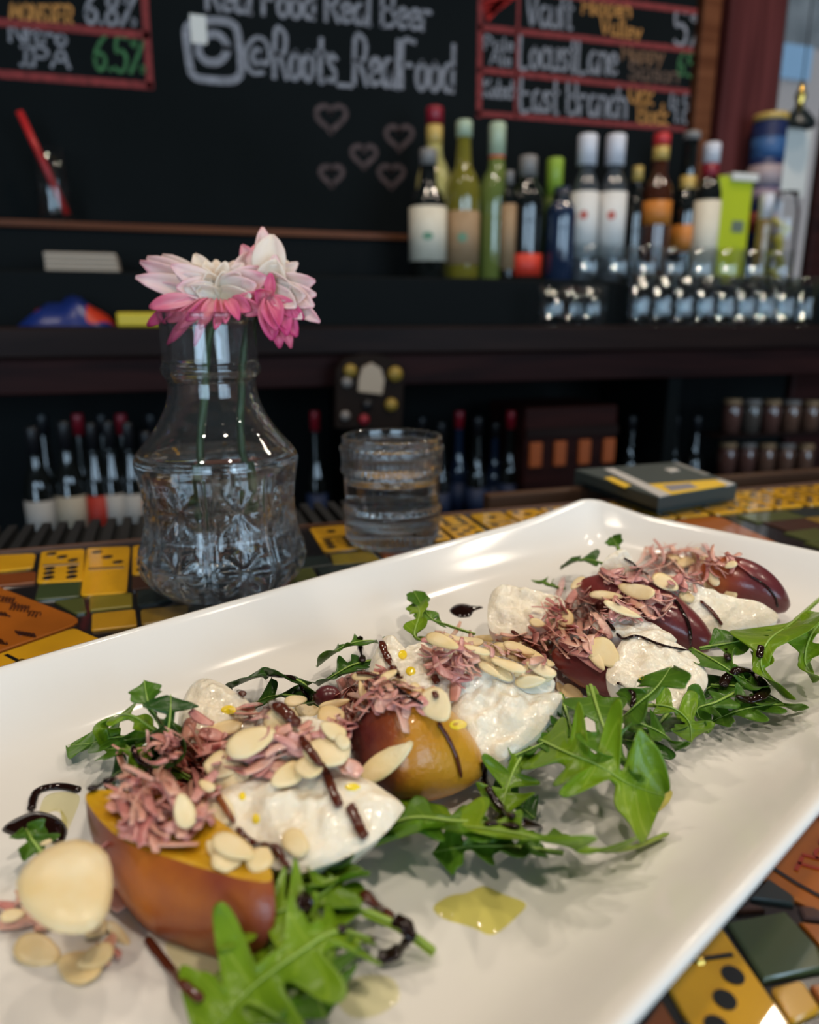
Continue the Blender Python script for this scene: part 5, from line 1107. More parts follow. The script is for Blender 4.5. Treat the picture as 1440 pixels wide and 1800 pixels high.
LV = [
 # front
 (((764, 1674, .008), (700, 1630, .012), (630, 1600, .014), (560, 1585, .013), (490, 1600, .010), (430, 1640, .009)), .0115, 'arugula leaf whose cut stem points right under the hooked balsamic stroke', 'leaf_bright', .38, 2, 0, .2, 3),
 (((655, 1655, .010), (590, 1640, .017), (520, 1680, .017), (440, 1740, .013), (385, 1800, .010), (350, 1850, .008)), .0135, 'broad bright arugula leaf at the bottom edge of the picture', 'leaf_bright', .12, 3, .15, .2, 5),
 (((610, 1560, .012), (540, 1590, .015), (480, 1650, .013), (500, 1730, .012), (530, 1800, .009)), .0125, 'arugula leaf hanging straight down beside the broad bright one', 'leaf_bright', .12, 3, -.2, .25, 8),
 (((470, 1560, .012), (540, 1560, .015), (590, 1548, .016), (640, 1530, .014)), .0080, 'small arugula leaf tip turned up below the big burrata', 'leaf_bright', .1, 2, .3, .3, 11),
 (((520, 1550, .009), (450, 1580, .012), (410, 1610, .013), (380, 1625, .012)), .0095, 'short arugula lobe pressed against the front peach wedge', 'leaf_bright', .1, 2, -.1, .25, 13),
 (((1172, 1468, .009), (1110, 1492, .010), (1040, 1495, .013), (960, 1478, .017), (880, 1462, .018), (800, 1455, .016), (720, 1462, .014), (650, 1490, .012)), .0145, 'long arugula leaf whose pale cut stem reaches far right', 'leaf_bright', .22, 4, -.6, .35, 17),
 (((900, 1450, .013), (800, 1445, .016), (720, 1440, .018), (650, 1475, .015), (600, 1520, .012), (560, 1540, .010)), .0125, 'wide arugula leaf tucked below the right tip of the big burrata', 'leaf_mid', .1, 3, -.3, .2, 19),
 (((990, 1500, .009), (900, 1490, .011), (820, 1490, .012), (760, 1500, .010)), .0075, 'shaded arugula leaf beneath the long stemmed one', 'leaf_mid', .12, 3, 0, .2, 23),
 (((600, 1545, .014), (560, 1575, .017), (500, 1600, .018), (440, 1620, .016), (400, 1640, .012)), .0105, 'arugula leaf spread between the front peach wedge and the cut stem', 'leaf_bright', .1, 3, .1, .2, 6),
 (((600, 1640, .012), (560, 1680, .014), (555, 1740, .012), (570, 1790, .009)), .0095, 'pale arugula leaf at the bottom edge right of the hanging one', 'leaf_mid', .1, 2, -.1, .25, 10),
 # middle right
 (((832, 1348, .012), (890, 1335, .016), (950, 1310, .019), (1000, 1280, .021)), .0050, 'thin arugula stalk running under the thick burrata wedge', 'leaf_mid', .5, 2, 0, .2, 29),
 (((930, 1310, .017), (905, 1350, .016), (890, 1390, .013), (882, 1432, .010)), .0085, 'narrow arugula lobe hanging below the thick burrata wedge', 'leaf_bright', .1, 2, .2, .3, 31),
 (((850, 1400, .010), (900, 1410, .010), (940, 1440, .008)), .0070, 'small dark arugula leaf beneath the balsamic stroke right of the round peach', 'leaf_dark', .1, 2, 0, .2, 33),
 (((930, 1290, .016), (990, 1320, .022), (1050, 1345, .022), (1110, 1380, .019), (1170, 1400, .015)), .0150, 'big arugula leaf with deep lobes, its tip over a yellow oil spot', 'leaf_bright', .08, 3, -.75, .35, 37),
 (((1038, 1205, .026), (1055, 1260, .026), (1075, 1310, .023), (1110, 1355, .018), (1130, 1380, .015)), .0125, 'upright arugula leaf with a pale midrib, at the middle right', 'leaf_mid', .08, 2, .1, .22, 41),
 (((985, 1220, .022), (1000, 1270, .020), (1010, 1320, .017), (1000, 1350, .014)), .0085, 'dark arugula leaf between the thick burrata and the upright leaf', 'leaf_dark', .1, 2, .1, .25, 43),
 (((1090, 1270, .020), (1120, 1240, .026), (1155, 1210, .030), (1182, 1172, .033)), .0100, 'rounded arugula leaf standing before the wavy-lined burrata', 'leaf_mid', .12, 1, .2, .12, 47),
 (((1080, 1265, .018), (1130, 1275, .018), (1170, 1295, .015), (1188, 1318, .011)), .0080, 'arugula leaf pointing down right below the rounded leaf', 'leaf_mid', .15, 2, .1, .25, 53),
 (((1130, 1240, .016), (1180, 1245, .018), (1210, 1270, .015), (1215, 1305, .010)), .0080, 'arugula leaf pointing down just right of the rounded leaf', 'leaf_bright', .15, 2, .1, .25, 59),
 (((1300, 1215, .016), (1260, 1235, .017), (1225, 1250, .015), (1245, 1290, .009)), .0075, 'arugula leaf with drooping tip below the wavy-lined burrata', 'leaf_mid', .15, 2, .1, .25, 61),
 (((1416, 1242, .010), (1360, 1240, .014), (1300, 1250, .014), (1250, 1270, .010)), .0075, 'arugula leaf with a cut stem reaching right near the balsamic ring', 'leaf_mid', .35, 2, 0, .25, 67),
 (((1180, 1250, .012), (1130, 1300, .014), (1085, 1300, .014)), .0090, 'dark arugula leaf low among the middle right leaves', 'leaf_dark', .1, 2, 0, .2, 68),
 # far right
 (((1215, 1140, .016), (1260, 1165, .020), (1300, 1190, .018), (1340, 1210, .014)), .0105, 'arugula leaf with a pale vein left of the balsamic ring', 'leaf_mid', .1, 1, .1, .2, 71),
 (((1445, 1050, .016), (1395, 1095, .024), (1350, 1130, .026), (1340, 1180, .020), (1380, 1225, .011)), .0150, 'large bright arugula leaf arching at the right edge', 'leaf_bright', .2, 1, -.35, .2, 73),
 (((1230, 1140, .018), (1290, 1130, .021), (1330, 1118, .023), (1360, 1110, .024)), .0085, 'yellow-green arugula leaf under the farthest burrata', 'leaf_mid', .1, 1, 0, .2, 79),
 (((1470, 1070, .020), (1430, 1110, .024), (1415, 1160, .019), (1430, 1200, .012)), .0100, 'arugula leaf cut by the right border of the picture', 'leaf_bright', .15, 2, .2, .25, 83),
 (((1250, 1205, .014), (1310, 1210, .016), (1370, 1235, .013), (1400, 1250, .010)), .0100, 'arugula leaf lying beneath the balsamic ring', 'leaf_mid', .1, 2, 0, .2, 85),
 (((1160, 1250, .010), (1220, 1225, .013), (1280, 1190, .014)), .0095, 'dark arugula leaf tucked under the wavy-lined burrata', 'leaf_dark', .1, 2, 0, .2, 87),
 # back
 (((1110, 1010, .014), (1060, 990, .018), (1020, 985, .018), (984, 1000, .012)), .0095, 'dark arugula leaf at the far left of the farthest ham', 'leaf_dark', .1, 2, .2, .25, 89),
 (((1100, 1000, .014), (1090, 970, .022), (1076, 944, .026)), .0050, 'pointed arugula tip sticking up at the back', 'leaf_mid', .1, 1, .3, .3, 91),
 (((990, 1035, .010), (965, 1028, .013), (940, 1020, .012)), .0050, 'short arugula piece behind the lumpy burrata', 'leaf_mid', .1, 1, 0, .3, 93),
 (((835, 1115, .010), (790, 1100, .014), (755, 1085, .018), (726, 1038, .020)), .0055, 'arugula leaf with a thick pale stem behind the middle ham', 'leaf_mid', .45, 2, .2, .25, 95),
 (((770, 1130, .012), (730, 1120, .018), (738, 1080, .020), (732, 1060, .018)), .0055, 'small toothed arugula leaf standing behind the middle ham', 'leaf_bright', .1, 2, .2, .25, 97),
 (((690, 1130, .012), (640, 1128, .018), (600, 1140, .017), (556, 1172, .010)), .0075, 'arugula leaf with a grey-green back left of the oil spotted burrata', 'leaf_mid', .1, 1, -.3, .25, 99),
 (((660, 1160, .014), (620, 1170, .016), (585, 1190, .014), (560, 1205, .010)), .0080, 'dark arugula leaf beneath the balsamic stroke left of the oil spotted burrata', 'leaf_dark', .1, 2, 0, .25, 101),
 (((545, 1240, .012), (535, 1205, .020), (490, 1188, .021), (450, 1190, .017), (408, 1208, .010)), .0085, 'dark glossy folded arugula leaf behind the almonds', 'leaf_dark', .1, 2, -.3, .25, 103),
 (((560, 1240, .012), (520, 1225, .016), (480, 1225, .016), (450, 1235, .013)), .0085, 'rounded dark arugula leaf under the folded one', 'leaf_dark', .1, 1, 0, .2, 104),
 # near left cluster
 (((330, 1330, .012), (270, 1300, .016), (200, 1298, .014), (160, 1308, .010), (120, 1312, .008)), .0075, 'arugula leaf pointing left over bare plate', 'leaf_mid', .2, 2, 0, .25, 105),
 (((330, 1320, .014), (280, 1290, .022), (240, 1262, .024), (210, 1258, .022), (190, 1272, .018), (196, 1326, .009)), .0042, 'narrow arugula leaf bent like a hook on the left', 'leaf_bright', .2, 2, .1, .2, 107),
 (((312, 1345, .014), (285, 1280, .024), (262, 1240, .030), (254, 1196, .033)), .0050, 'slim arugula leaf with curled tip standing on the left', 'leaf_mid', .1, 1, .1, .3, 109),
 (((290, 1360, .014), (296, 1300, .024), (300, 1255, .029), (300, 1222, .031)), .0080, 'rounded arugula leaf against the upright burrata', 'leaf_dark', .15, 1, .1, .2, 113),
 (((340, 1370, .014), (290, 1340, .018), (240, 1320, .018), (190, 1318, .013)), .0085, 'broad arugula leaf in the middle of the left cluster', 'leaf_mid', .1, 2, .1, .2, 115),
 (((300, 1380, .014), (250, 1350, .018), (215, 1355, .014), (185, 1378, .010)), .0085, 'dark arugula leaf beside the front ham heap', 'leaf_dark', .1, 1, 0, .2, 117),
 (((255, 1360, .018), (238, 1330, .022), (222, 1312, .022)), .0035, 'small arugula stalk carrying a balsamic streak on the left', 'leaf_bright', .2, 1, 0, .2, 119),
 (((75, 1500, .010), (56, 1478, .012), (46, 1458, .012)), .0048, 'tiny arugula tip beside the balsamic pool', 'leaf_mid', .1, 1, 0, .2, 121),
]
for pts, wd_, lb, mt_, s0, lo, ro, cu, sd in LV: leaf(pts, wd_, lb, mt_, s0, lo, ro, cu, sd)
# --- ham: heaps of shreds, each shred a part of its heap
def shred(parent, px, lift, wid, m, flat=.30):
    pts = []
    for x, y in px:
        p, n = hit(x, y); pts.append(p + (n * .4 + Vector((0, 0, .6))) * lift)
    for _ in range(2):
        pts = [pts[0]] + [(pts[i - 1] + pts[i] * 2 + pts[i + 1]) / 4 for i in range(1, len(pts) - 1)] + [pts[-1]]
    sp = spline(pts, 12); a = random.uniform(0, 6.28); up = (Vector((cos(a) * .6, sin(a) * .6, 1))).normalized()
    V, Fc = tube_data(sp, [wid * .5 * (.55 + .45 * sin(pi * (i / 11 * .9 + .05))) for i in range(12)], 7, flat, up)
    o = obj('shred', V, Fc, m, parent); return o
def heap(label, regions, hgt, seed, hang=()):
    """regions: (cx, cy, rx, ry, count, angle) in photo pixels; shreds settle on whatever lies below"""
    random.seed(seed); c0, _ = hit(*regions[0][:2]); e = empty('ham_heap', c0, label, 'ham', 'heaps of shredded ham'); made = []
    for cx, cy, rx, ry, cnt, ang in regions:
        for k in range(int(cnt * 1.45)):
            r = sqrt(random.random()) * .9; a = random.uniform(0, 6.28); x, y = cx + rx * r * cos(a), cy + ry * r * sin(a)
            L = random.uniform(.6, 1.5) * (rx + ry) * .34 + 14; th = ang + random.gauss(0, .8); cv = random.gauss(0, .9); q = []
            for s in range(5):
                t = s / 4 - .5; q.append((x + L * t * cos(th + cv * t), y + L * t * sin(th + cv * t) * .8))
            q = [(cx + (u - cx) * min(1, 1.06 / max(1e-6, sqrt(((u - cx) / rx) ** 2 + ((v - cy) / ry) ** 2))) if ((u - cx) / rx) ** 2 + ((v - cy) / ry) ** 2 > 1.12 else u,
                  cy + (v - cy) * min(1, 1.06 / max(1e-6, sqrt(((u - cx) / rx) ** 2 + ((v - cy) / ry) ** 2))) if ((u - cx) / rx) ** 2 + ((v - cy) / ry) ** 2 > 1.12 else v) for u, v in q]
            lift = .0012 + hgt * (1 - r * r) * (k / cnt / 1.45) * random.uniform(.7, 1.1)
            made.append(shred(e, q, lift, random.choice((.0011, .0014, .0019, .0026, .0038)) * random.uniform(.85, 1.15), MT['ham'] if random.random() < .6 else MT['ham_b'], random.uniform(.10, .22)))
    for q in hang: made.append(shred(e, q, .0016, .0038, MT['ham_b'] if random.random() < .5 else MT['ham'], .16))
    for o in made: solid(o)
    return e
heap('heap of pink ham shreds on the front peach wedge', [(288, 1405, 96, 98, 58, 1.2), (345, 1325, 60, 48, 20, .5), (225, 1420, 34, 36, 10, .4)], .011, 5, hang=(((205, 1420), (225, 1410), (250, 1408)), ((215, 1470), (240, 1490), (290, 1500), (350, 1495)), ((270, 1380), (275, 1420), (285, 1460), (290, 1495)), ((320, 1330), (290, 1350), (270, 1390), (268, 1430)), ((340, 1340), (355, 1380), (365, 1430), (372, 1455)), ((225, 1380), (240, 1355), (258, 1375), (262, 1395))))
heap('ham shreds lying across the big burrata piece', [(470, 1335, 120, 42, 30, -.35), (570, 1295, 45, 40, 14, -.9), (455, 1262, 40, 22, 6, 0)], .005, 6, hang=(((390, 1360), (440, 1340), (500, 1320), (540, 1300)), ((430, 1362), (470, 1345), (530, 1322)), ((450, 1375), (470, 1355), (480, 1335)), ((600, 1330), (604, 1360), (612, 1372))))
heap('ham shreds draped over the round golden peach', [(660, 1222, 66, 40, 26, -.3), (618, 1255, 28, 50, 10, 1.4), (730, 1245, 45, 25, 10, .6)], .005, 7, hang=(((690, 1215), (704, 1240), (712, 1270), (714, 1295)), ((640, 1210), (630, 1250), (622, 1290), (618, 1320)), ((670, 1225), (650, 1250), (632, 1275)), ((700, 1230), (740, 1248), (765, 1268)), ((610, 1195), (606, 1215), (622, 1225)), ((598, 1300), (606, 1330), (620, 1350)), ((610, 1352), (622, 1364), (634, 1372))))
heap('ham shreds between almond slivers in the middle of the row', [(795, 1168, 55, 52, 26, 1.0), (905, 1150, 58, 26, 22, .3), (945, 1175, 34, 26, 10, .6)], .009, 8, hang=(((775, 1135), (770, 1160), (768, 1180)), ((830, 1125), (825, 1150), (838, 1185)), ((800, 1200), (806, 1225), (800, 1240)), ((748, 1180), (780, 1175), (815, 1172))))
heap('ham shreds right of the lumpy burrata', [(1005, 1105, 72, 60, 44, .9), (990, 1135, 55, 25, 12, .2), (1095, 1088, 48, 16, 9, .35)], .007, 9, hang=(((990, 1020), (985, 1040), (975, 1070)), ((1020, 1030), (1025, 1060), (1030, 1090)), ((960, 1120), (1000, 1115), (1045, 1108)), ((1010, 1150), (1040, 1165), (1060, 1185))))
heap('ham shreds curled on the purple peach wedge', [(1135, 1072, 52, 28, 18, .5), (1095, 1024, 48, 18, 14, .3), (1060, 1050, 40, 14, 8, .3)], .004, 10, hang=(((1150, 1050), (1178, 1045), (1186, 1065), (1165, 1080)), ((1140, 1065), (1140, 1080), (1145, 1092))))
heap('ham shreds heaped at the far end of the plate', [(1190, 998, 80, 36, 28, .5), (1260, 990, 40, 30, 10, .9), (1205, 1032, 40, 16, 8, .4)], .007, 11, hang=(((1180, 962), (1195, 985), (1200, 1010)), ((1240, 960), (1256, 985), (1262, 1005)), ((1280, 985), (1300, 1000), (1318, 1014))))
heap('ham shreds fallen onto bare plate at the left border', [(40, 1610, 70, 30, 9, .1), (190, 1685, 22, 26, 4, 1.0)], .003, 12, hang=(((172, 1508), (182, 1500), (190, 1490)), ((180, 1522), (184, 1545), (188, 1565)), ((196, 1575), (206, 1595), (216, 1610)), ((0, 1635), (40, 1628), (90, 1615)), ((60, 1640), (90, 1625), (110, 1620))))
# --- almonds
def flake(p1, p2, wpx, label, group=None, thick=.0009, lift=.0008, seed=0, tilt=.25, fat=0.0, name='almond_flake', zc=None):
    rn = random.Random(seed * 7 + int(p1[0] * 3 + p2[1])); cx, cy = (p1[0] + p2[0]) / 2, (p1[1] + p2[1]) / 2
    c, n = hit(cx, cy)
    if zc: c = P(cx, cy, zc)
    view = (CAM - c).normalized()
    nf = (n * .35 + Vector((0, 0, .55)) + view * .45 + Vector((rn.uniform(-1, 1), rn.uniform(-1, 1), 0)) * tilt).normalized()
    c = c + Vector((0, 0, 1)) * lift + view * .0006
    def on(px, py):
        d = ray(px, py); return CAM + d * ((c - CAM).dot(nf) / d.dot(nf))
    a, b = on(*p1), on(*p2); ax = b - a; L = ax.length
    mx = wpx / F_PX * depth_of(c) * 4
    if L > .030: L = .030
    t = ax.normalized(); s = nf.cross(t).normalized(); wd_ = wpx / F_PX * depth_of(c) / max(.55, abs(nf.dot(view)))
    mid = (a + b) / 2; n_ = 22; rings = ((0, 1), (.45, 1), (.82, .9), (1, .35), (1, -.35), (.82, -.9), (.45, -1), (0, -1)); V = []; 
    bend = rn.uniform(-.10, .16) * L; chop = rn.choice((1, 1, .55, .7, .35)) if fat == 0 and wpx > .55 * sqrt((p1[0] - p2[0]) ** 2 + (p1[1] - p2[1]) ** 2) else 1; chs = rn.choice((-1, 1)); t = t * chs; s = s * chs; jag = rn.uniform(.03, .13)
    for f, zz in rings:
        for k in range(n_):
            th = 2 * pi * k / n_; x, y = cos(th), sin(th)
            if chop < .95 and x > chop: y *= sqrt(max(0, 1 - chop * chop)) / max(.05, sqrt(max(1e-6, 1 - x * x))) * (1 - x) / (1 - chop) if x > chop + .9 * (1 - chop) else 1; x = chop + (x - chop) * .25
            y2 = y * (1 - .24 * x) * (1 + jag * noise.noise(Vector((x * 2.5, y * 2.5, seed + p1[0]))))
            q = mid + t * (x * f * L / 2) + s * (y2 * f * wd_ / 2) + nf * (zz * thick / 2 * (1 + fat * (1 - f * f)) + bend * (x * x * f * f - .3) * .35)
            V.append(q)
    Fc = [(r * n_ + k, r * n_ + (k + 1) % n_, (r + 1) * n_ + (k + 1) % n_, (r + 1) * n_ + k) for r in range(len(rings) - 1) for k in range(n_)]
    o = obj(name, V, Fc, MT['almond']); bm = bmesh.new(); bm.from_mesh(o.data); bmesh.ops.remove_doubles(bm, verts=bm.verts, dist=1e-6); bmesh.ops.recalc_face_normals(bm, faces=bm.faces); bm.to_mesh(o.data); bm.free()
    solid(o); return tag(o, label, 'almond', group)
g1 = 'almond flakes on the front ham heap'
flake((82, 1492), (166, 1632), 116, 'large smooth blanched almond half, nearest the camera at the left', thick=.0022, fat=.8, lift=.002, tilt=0, zc=.021, name='almond_half')
for a, b, w_, lb in (((30, 1655), (105, 1690), 44, 'pale almond flake lowest on the plate at the left'), ((105, 1685), (175, 1712), 40, 'almond flake right of the lowest one at the left'), ((150, 1645), (190, 1622), 24, 'crumb of almond under the large blanched half'), ((190, 1622), (228, 1662), 17, 'thin almond sliver right of the large blanched half'), ((135, 1695), (200, 1668), 34, 'almond flake between ham scraps at the left'), ((70, 1485), (92, 1478), 9, 'small almond splinter at the balsamic pool'), ((0, 1612), (45, 1606), 20, 'almond flake cut by the left border')):
    flake(a, b, w_, lb, 'almond flakes fallen on the plate at the left', seed=2)
FL = [((316, 1395), (332, 1456), 34, 'upright almond flake sunk in the front ham heap'), ((350, 1374), (377, 1389), 15, 'tiny almond chip at the right of the front ham heap'), ((360, 1403), (410, 1452), 42, 'long almond flake with an amber glaze line across it'), ((356, 1362), (418, 1328), 42, 'round almond flake leaning on the front ham heap'), ((380, 1352), (450, 1388), 48, 'plump curled almond flake right of the front ham heap'), ((383, 1491), (432, 1532), 44, 'squarish almond flake on the right edge of the front peach wedge'), ((366, 1478), (378, 1509), 12, 'pointed almond splinter at the yellow peach face'), ((434, 1522), (487, 1497), 38, 'almond flake under the second amber glaze line'), ((376, 1470), (447, 1507), 32, 'almond flake half under the big burrata curd'), ((502, 1461), (541, 1508), 38, 'almond flake sunk in the big burrata near its lower rim'),
 ((349, 1291), (426, 1273), 24, 'long almond flake on the upright burrata'), ((398, 1322), (484, 1284), 46, 'large almond flake in the middle of the left ham'), ((471, 1252), (528, 1288), 48, 'almond flake covered by a dark balsamic blob'), ((520, 1252), (562, 1238), 36, 'rounded almond flake in front of the dark folded leaf'), ((558, 1262), (607, 1258), 40, 'broad almond flake left of the round peach'), ((564, 1272), (607, 1296), 26, 'almond flake under the broad one left of the round peach'), ((560, 1244), (616, 1231), 15, 'narrow almond sliver above the broad one left of the round peach'), ((532, 1322), (616, 1318), 50, 'wide almond flake under the long balsamic stripe'), ((477, 1381), (533, 1346), 36, 'almond flake at the upper edge of the big burrata curd'), ((633, 1373), (726, 1304), 40, 'long almond flake propped against the round peach'), ((500, 1235), (540, 1228), 18, 'almond chip behind the balsamic blob'), ((590, 1290), (612, 1315), 20, 'small almond flake against the ham left of the round peach'), ((520, 1330), (560, 1362), 30, 'almond flake left of the long balsamic stripe'),
 ((619, 1190), (668, 1186), 13, 'almond sliver streaked with glaze above the round peach'), ((669, 1195), (698, 1178), 11, 'short almond sliver at the foot of the oil spotted burrata'), ((632, 1197), (646, 1245), 11, 'upright almond sliver on the ham over the round peach'), ((689, 1195), (714, 1204), 13, 'almond chip below the oil spotted burrata'), ((726, 1200), (739, 1225), 14, 'almond chip standing by the ham in the middle'), ((747, 1213), (786, 1266), 44, 'almond flake marked with a balsamic dot'),
 ((749, 1116), (806, 1138), 20, 'leftmost yellow almond sliver at the back of the middle ham'), ((780, 1115), (818, 1131), 11, 'thin almond sliver behind the middle ham'), ((825, 1144), (875, 1183), 15, 'almond sliver pointing at the thick burrata wedge'), ((851, 1138), (871, 1174), 14, 'pale upright almond sliver in the middle bundle'), ((856, 1127), (894, 1166), 16, 'pale almond sliver in the middle bundle'), ((868, 1134), (975, 1171), 27, 'longest almond sliver of the middle bundle'), ((903, 1184), (975, 1183), 30, 'broad yellow almond flake at the right end of the bundle'), ((870, 1174), (901, 1196), 20, 'almond chip on the upper edge of the thick burrata'), ((898, 1107), (968, 1152), 40, 'almond flake edged with a brown balsamic line at the back'), ((882, 1117), (918, 1136), 22, 'almond flake at the head of the middle bundle'), ((832, 1121), (887, 1122), 11, 'flat almond sliver along the back of the bundle'), ((905, 1200), (960, 1196), 22, 'almond flake resting on the thick burrata'), ((800, 1122), (850, 1132), 14, 'almond sliver beside the pale stem'),
 ((840, 1150), (900, 1172), 15, 'almond sliver lying lengthwise in the middle bundle'), ((862, 1158), (925, 1180), 16, 'almond sliver low in the middle bundle'), ((910, 1140), (962, 1168), 18, 'pointed almond sliver at the right of the middle bundle'), ((885, 1130), (940, 1150), 16, 'almond sliver high in the middle bundle'), ((815, 1135), (862, 1150), 12, 'slim almond sliver at the left of the middle bundle'), ((925, 1165), (978, 1188), 18, 'almond sliver above the broad yellow flake'), ((842, 1165), (880, 1190), 13, 'short almond sliver tucked below the middle bundle'),
 ((960, 1085), (1010, 1112), 13, 'slim almond sliver across the right ham'), ((970, 1071), (1008, 1095), 28, 'three-cornered almond flake on the right ham'), ((1030, 1130), (1062, 1178), 15, 'almond edge left of the flake by the wavy line'), ((1042, 1124), (1084, 1172), 42, 'broad almond flake by the wavy balsamic line'), ((990, 1205), (1024, 1233), 25, 'brownish almond flake under the upright leaf'), ((980, 1199), (989, 1217), 11, 'almond splinter beside the brownish flake'), ((931, 1092), (958, 1098), 14, 'almond chip at the foot of the lumpy burrata'),
 ((1036, 1044), (1096, 1049), 14, 'slender end of an almond pair on the purple wedge'), ((1088, 1030), (1151, 1047), 22, 'rounded end of an almond pair on the purple wedge'), ((1005, 1036), (1026, 1014), 11, 'almond splinter standing at the back of the right ham'), ((1222, 963), (1244, 1012), 22, 'white almond flake standing in the far ham'), ((1233, 1019), (1258, 1041), 9, 'thin almond sliver on the farthest burrata'), ((1272, 1051), (1295, 1040), 18, 'almond flake at the foot of the farthest peach wedge'), ((1061, 1058), (1126, 1086), 14, 'long almond sliver bordering the right ham'), ((1195, 1043), (1223, 1057), 18, 'almond flake on the left end of the farthest burrata'), ((1156, 973), (1195, 983), 10, 'almond sliver at the top of the far ham'), ((1195, 981), (1218, 997), 18, 'almond chip left of the white far flake'), ((1274, 997), (1296, 989), 11, 'almond chip on the shoulder of the farthest peach'), ((1150, 1010), (1191, 1038), 24, 'almond flake between the far ham and the purple wedge'), ((1245, 1005), (1262, 1030), 14, 'almond chip below the white far flake')]
for i, (a, b, w_, lb) in enumerate(FL): flake(a, b, w_, lb, 'almond flakes scattered over the salad', seed=i)
# --- balsamic
def drizzle(px, wpx, label, m='balsamic', flat=.6, lift=.45, sm=6, zs=None):
    dense = spline([(x, y, 0) for x, y in px], max(10, len(px) * 13)); pts = []
    for i, q in enumerate(dense):
        p, n = hit(q.x, q.y) if zs is None else (P(q.x, q.y, zs[min(len(zs) - 2, int(i / (len(dense) - 1) * (len(zs) - 1)))] * (1 - (i / (len(dense) - 1) * (len(zs) - 1) - min(len(zs) - 2, int(i / (len(dense) - 1) * (len(zs) - 1))))) + zs[min(len(zs) - 2, int(i / (len(dense) - 1) * (len(zs) - 1))) + 1] * (i / (len(dense) - 1) * (len(zs) - 1) - min(len(zs) - 2, int(i / (len(dense) - 1) * (len(zs) - 1))))), Vector((0, 0, 1))); pts.append((p, n))
    dep = depth_of(pts[len(pts) // 2][0]); R = wpx / 2 / F_PX * dep * (1.3 if m == 'balsamic' else 1.6)
    P3 = [p + (n * .6 + Vector((0, 0, .4))) * R * lift for p, n in pts]
    for _ in range(sm * 2): P3 = [P3[0]] + [(P3[i - 1] + P3[i] * 2 + P3[i + 1]) / 4 for i in range(1, len(P3) - 1)] + [P3[-1]]
    rn = random.Random(int(px[0][0])); n = len(P3)
    rad = [R * (.88 + .16 * noise.noise(Vector((i * .16, px[0][0], 0)))) * (.15 + .85 * min(1, (min(i, n - 1 - i) + .05) / 2.5) ** .5) for i in range(n)]
    V, Fc = tube_data(P3, rad, 12, flat)
    # rounded ends
    o = fixn(obj('balsamic_drizzle', V, Fc, MT[m])); s = o.modifiers.new('round', 'SUBSURF'); s.levels = 1; s.render_levels = 1
    return tag(o, label, 'balsamic glaze', 'balsamic drizzles')
def pool(px, label, m='balsamic', hgt=.0011, name='balsamic_pool', cat='balsamic glaze', group='balsamic drizzles', n=40, base=None):
    P3 = [(hit(x, y)[0] if base is None else P(x, y, base)) for x, y in px]; R0 = closed_spline(P3, n); c = sum(R0, Vector()) / n; V = []
    prof = ((0, 1), (.5, .93), (.8, .72), (.93, .42), (1, 0.02), (.97, -.1))
    for f, h in prof:
        for p in R0: q = c.lerp(p, f); q = q + Vector((0, 0, hgt * h)); V.append(q)
    Fc = [(r * n + k, r * n + (k + 1) % n, (r + 1) * n + (k + 1) % n, (r + 1) * n + k) for r in range(len(prof) - 1) for k in range(n)]
    if 'oil_pool' not in name: Fc.append(tuple((len(prof) - 1) * n + k for k in range(n)))
    if 'oil_pool' in name: Fc = Fc[:(len(prof) - 2) * n]
    o = fixn(obj(name, V, Fc, MT[m]))
    if o.data.polygons[n].normal.z < 0: o.data.flip_normals()
    return tag(o, label, cat, group)
drizzle(((142, 1392), (112, 1385), (82, 1387), (62, 1398), (55, 1428)), 13, 'black balsamic loop running from the pool to the front peach')
pool(((3, 1458), (28, 1440), (66, 1428), (102, 1438), (119, 1458), (108, 1486), (90, 1482), (62, 1466), (40, 1472), (20, 1468)), 'black balsamic pool at the left border', hgt=.0018, base=ZF)
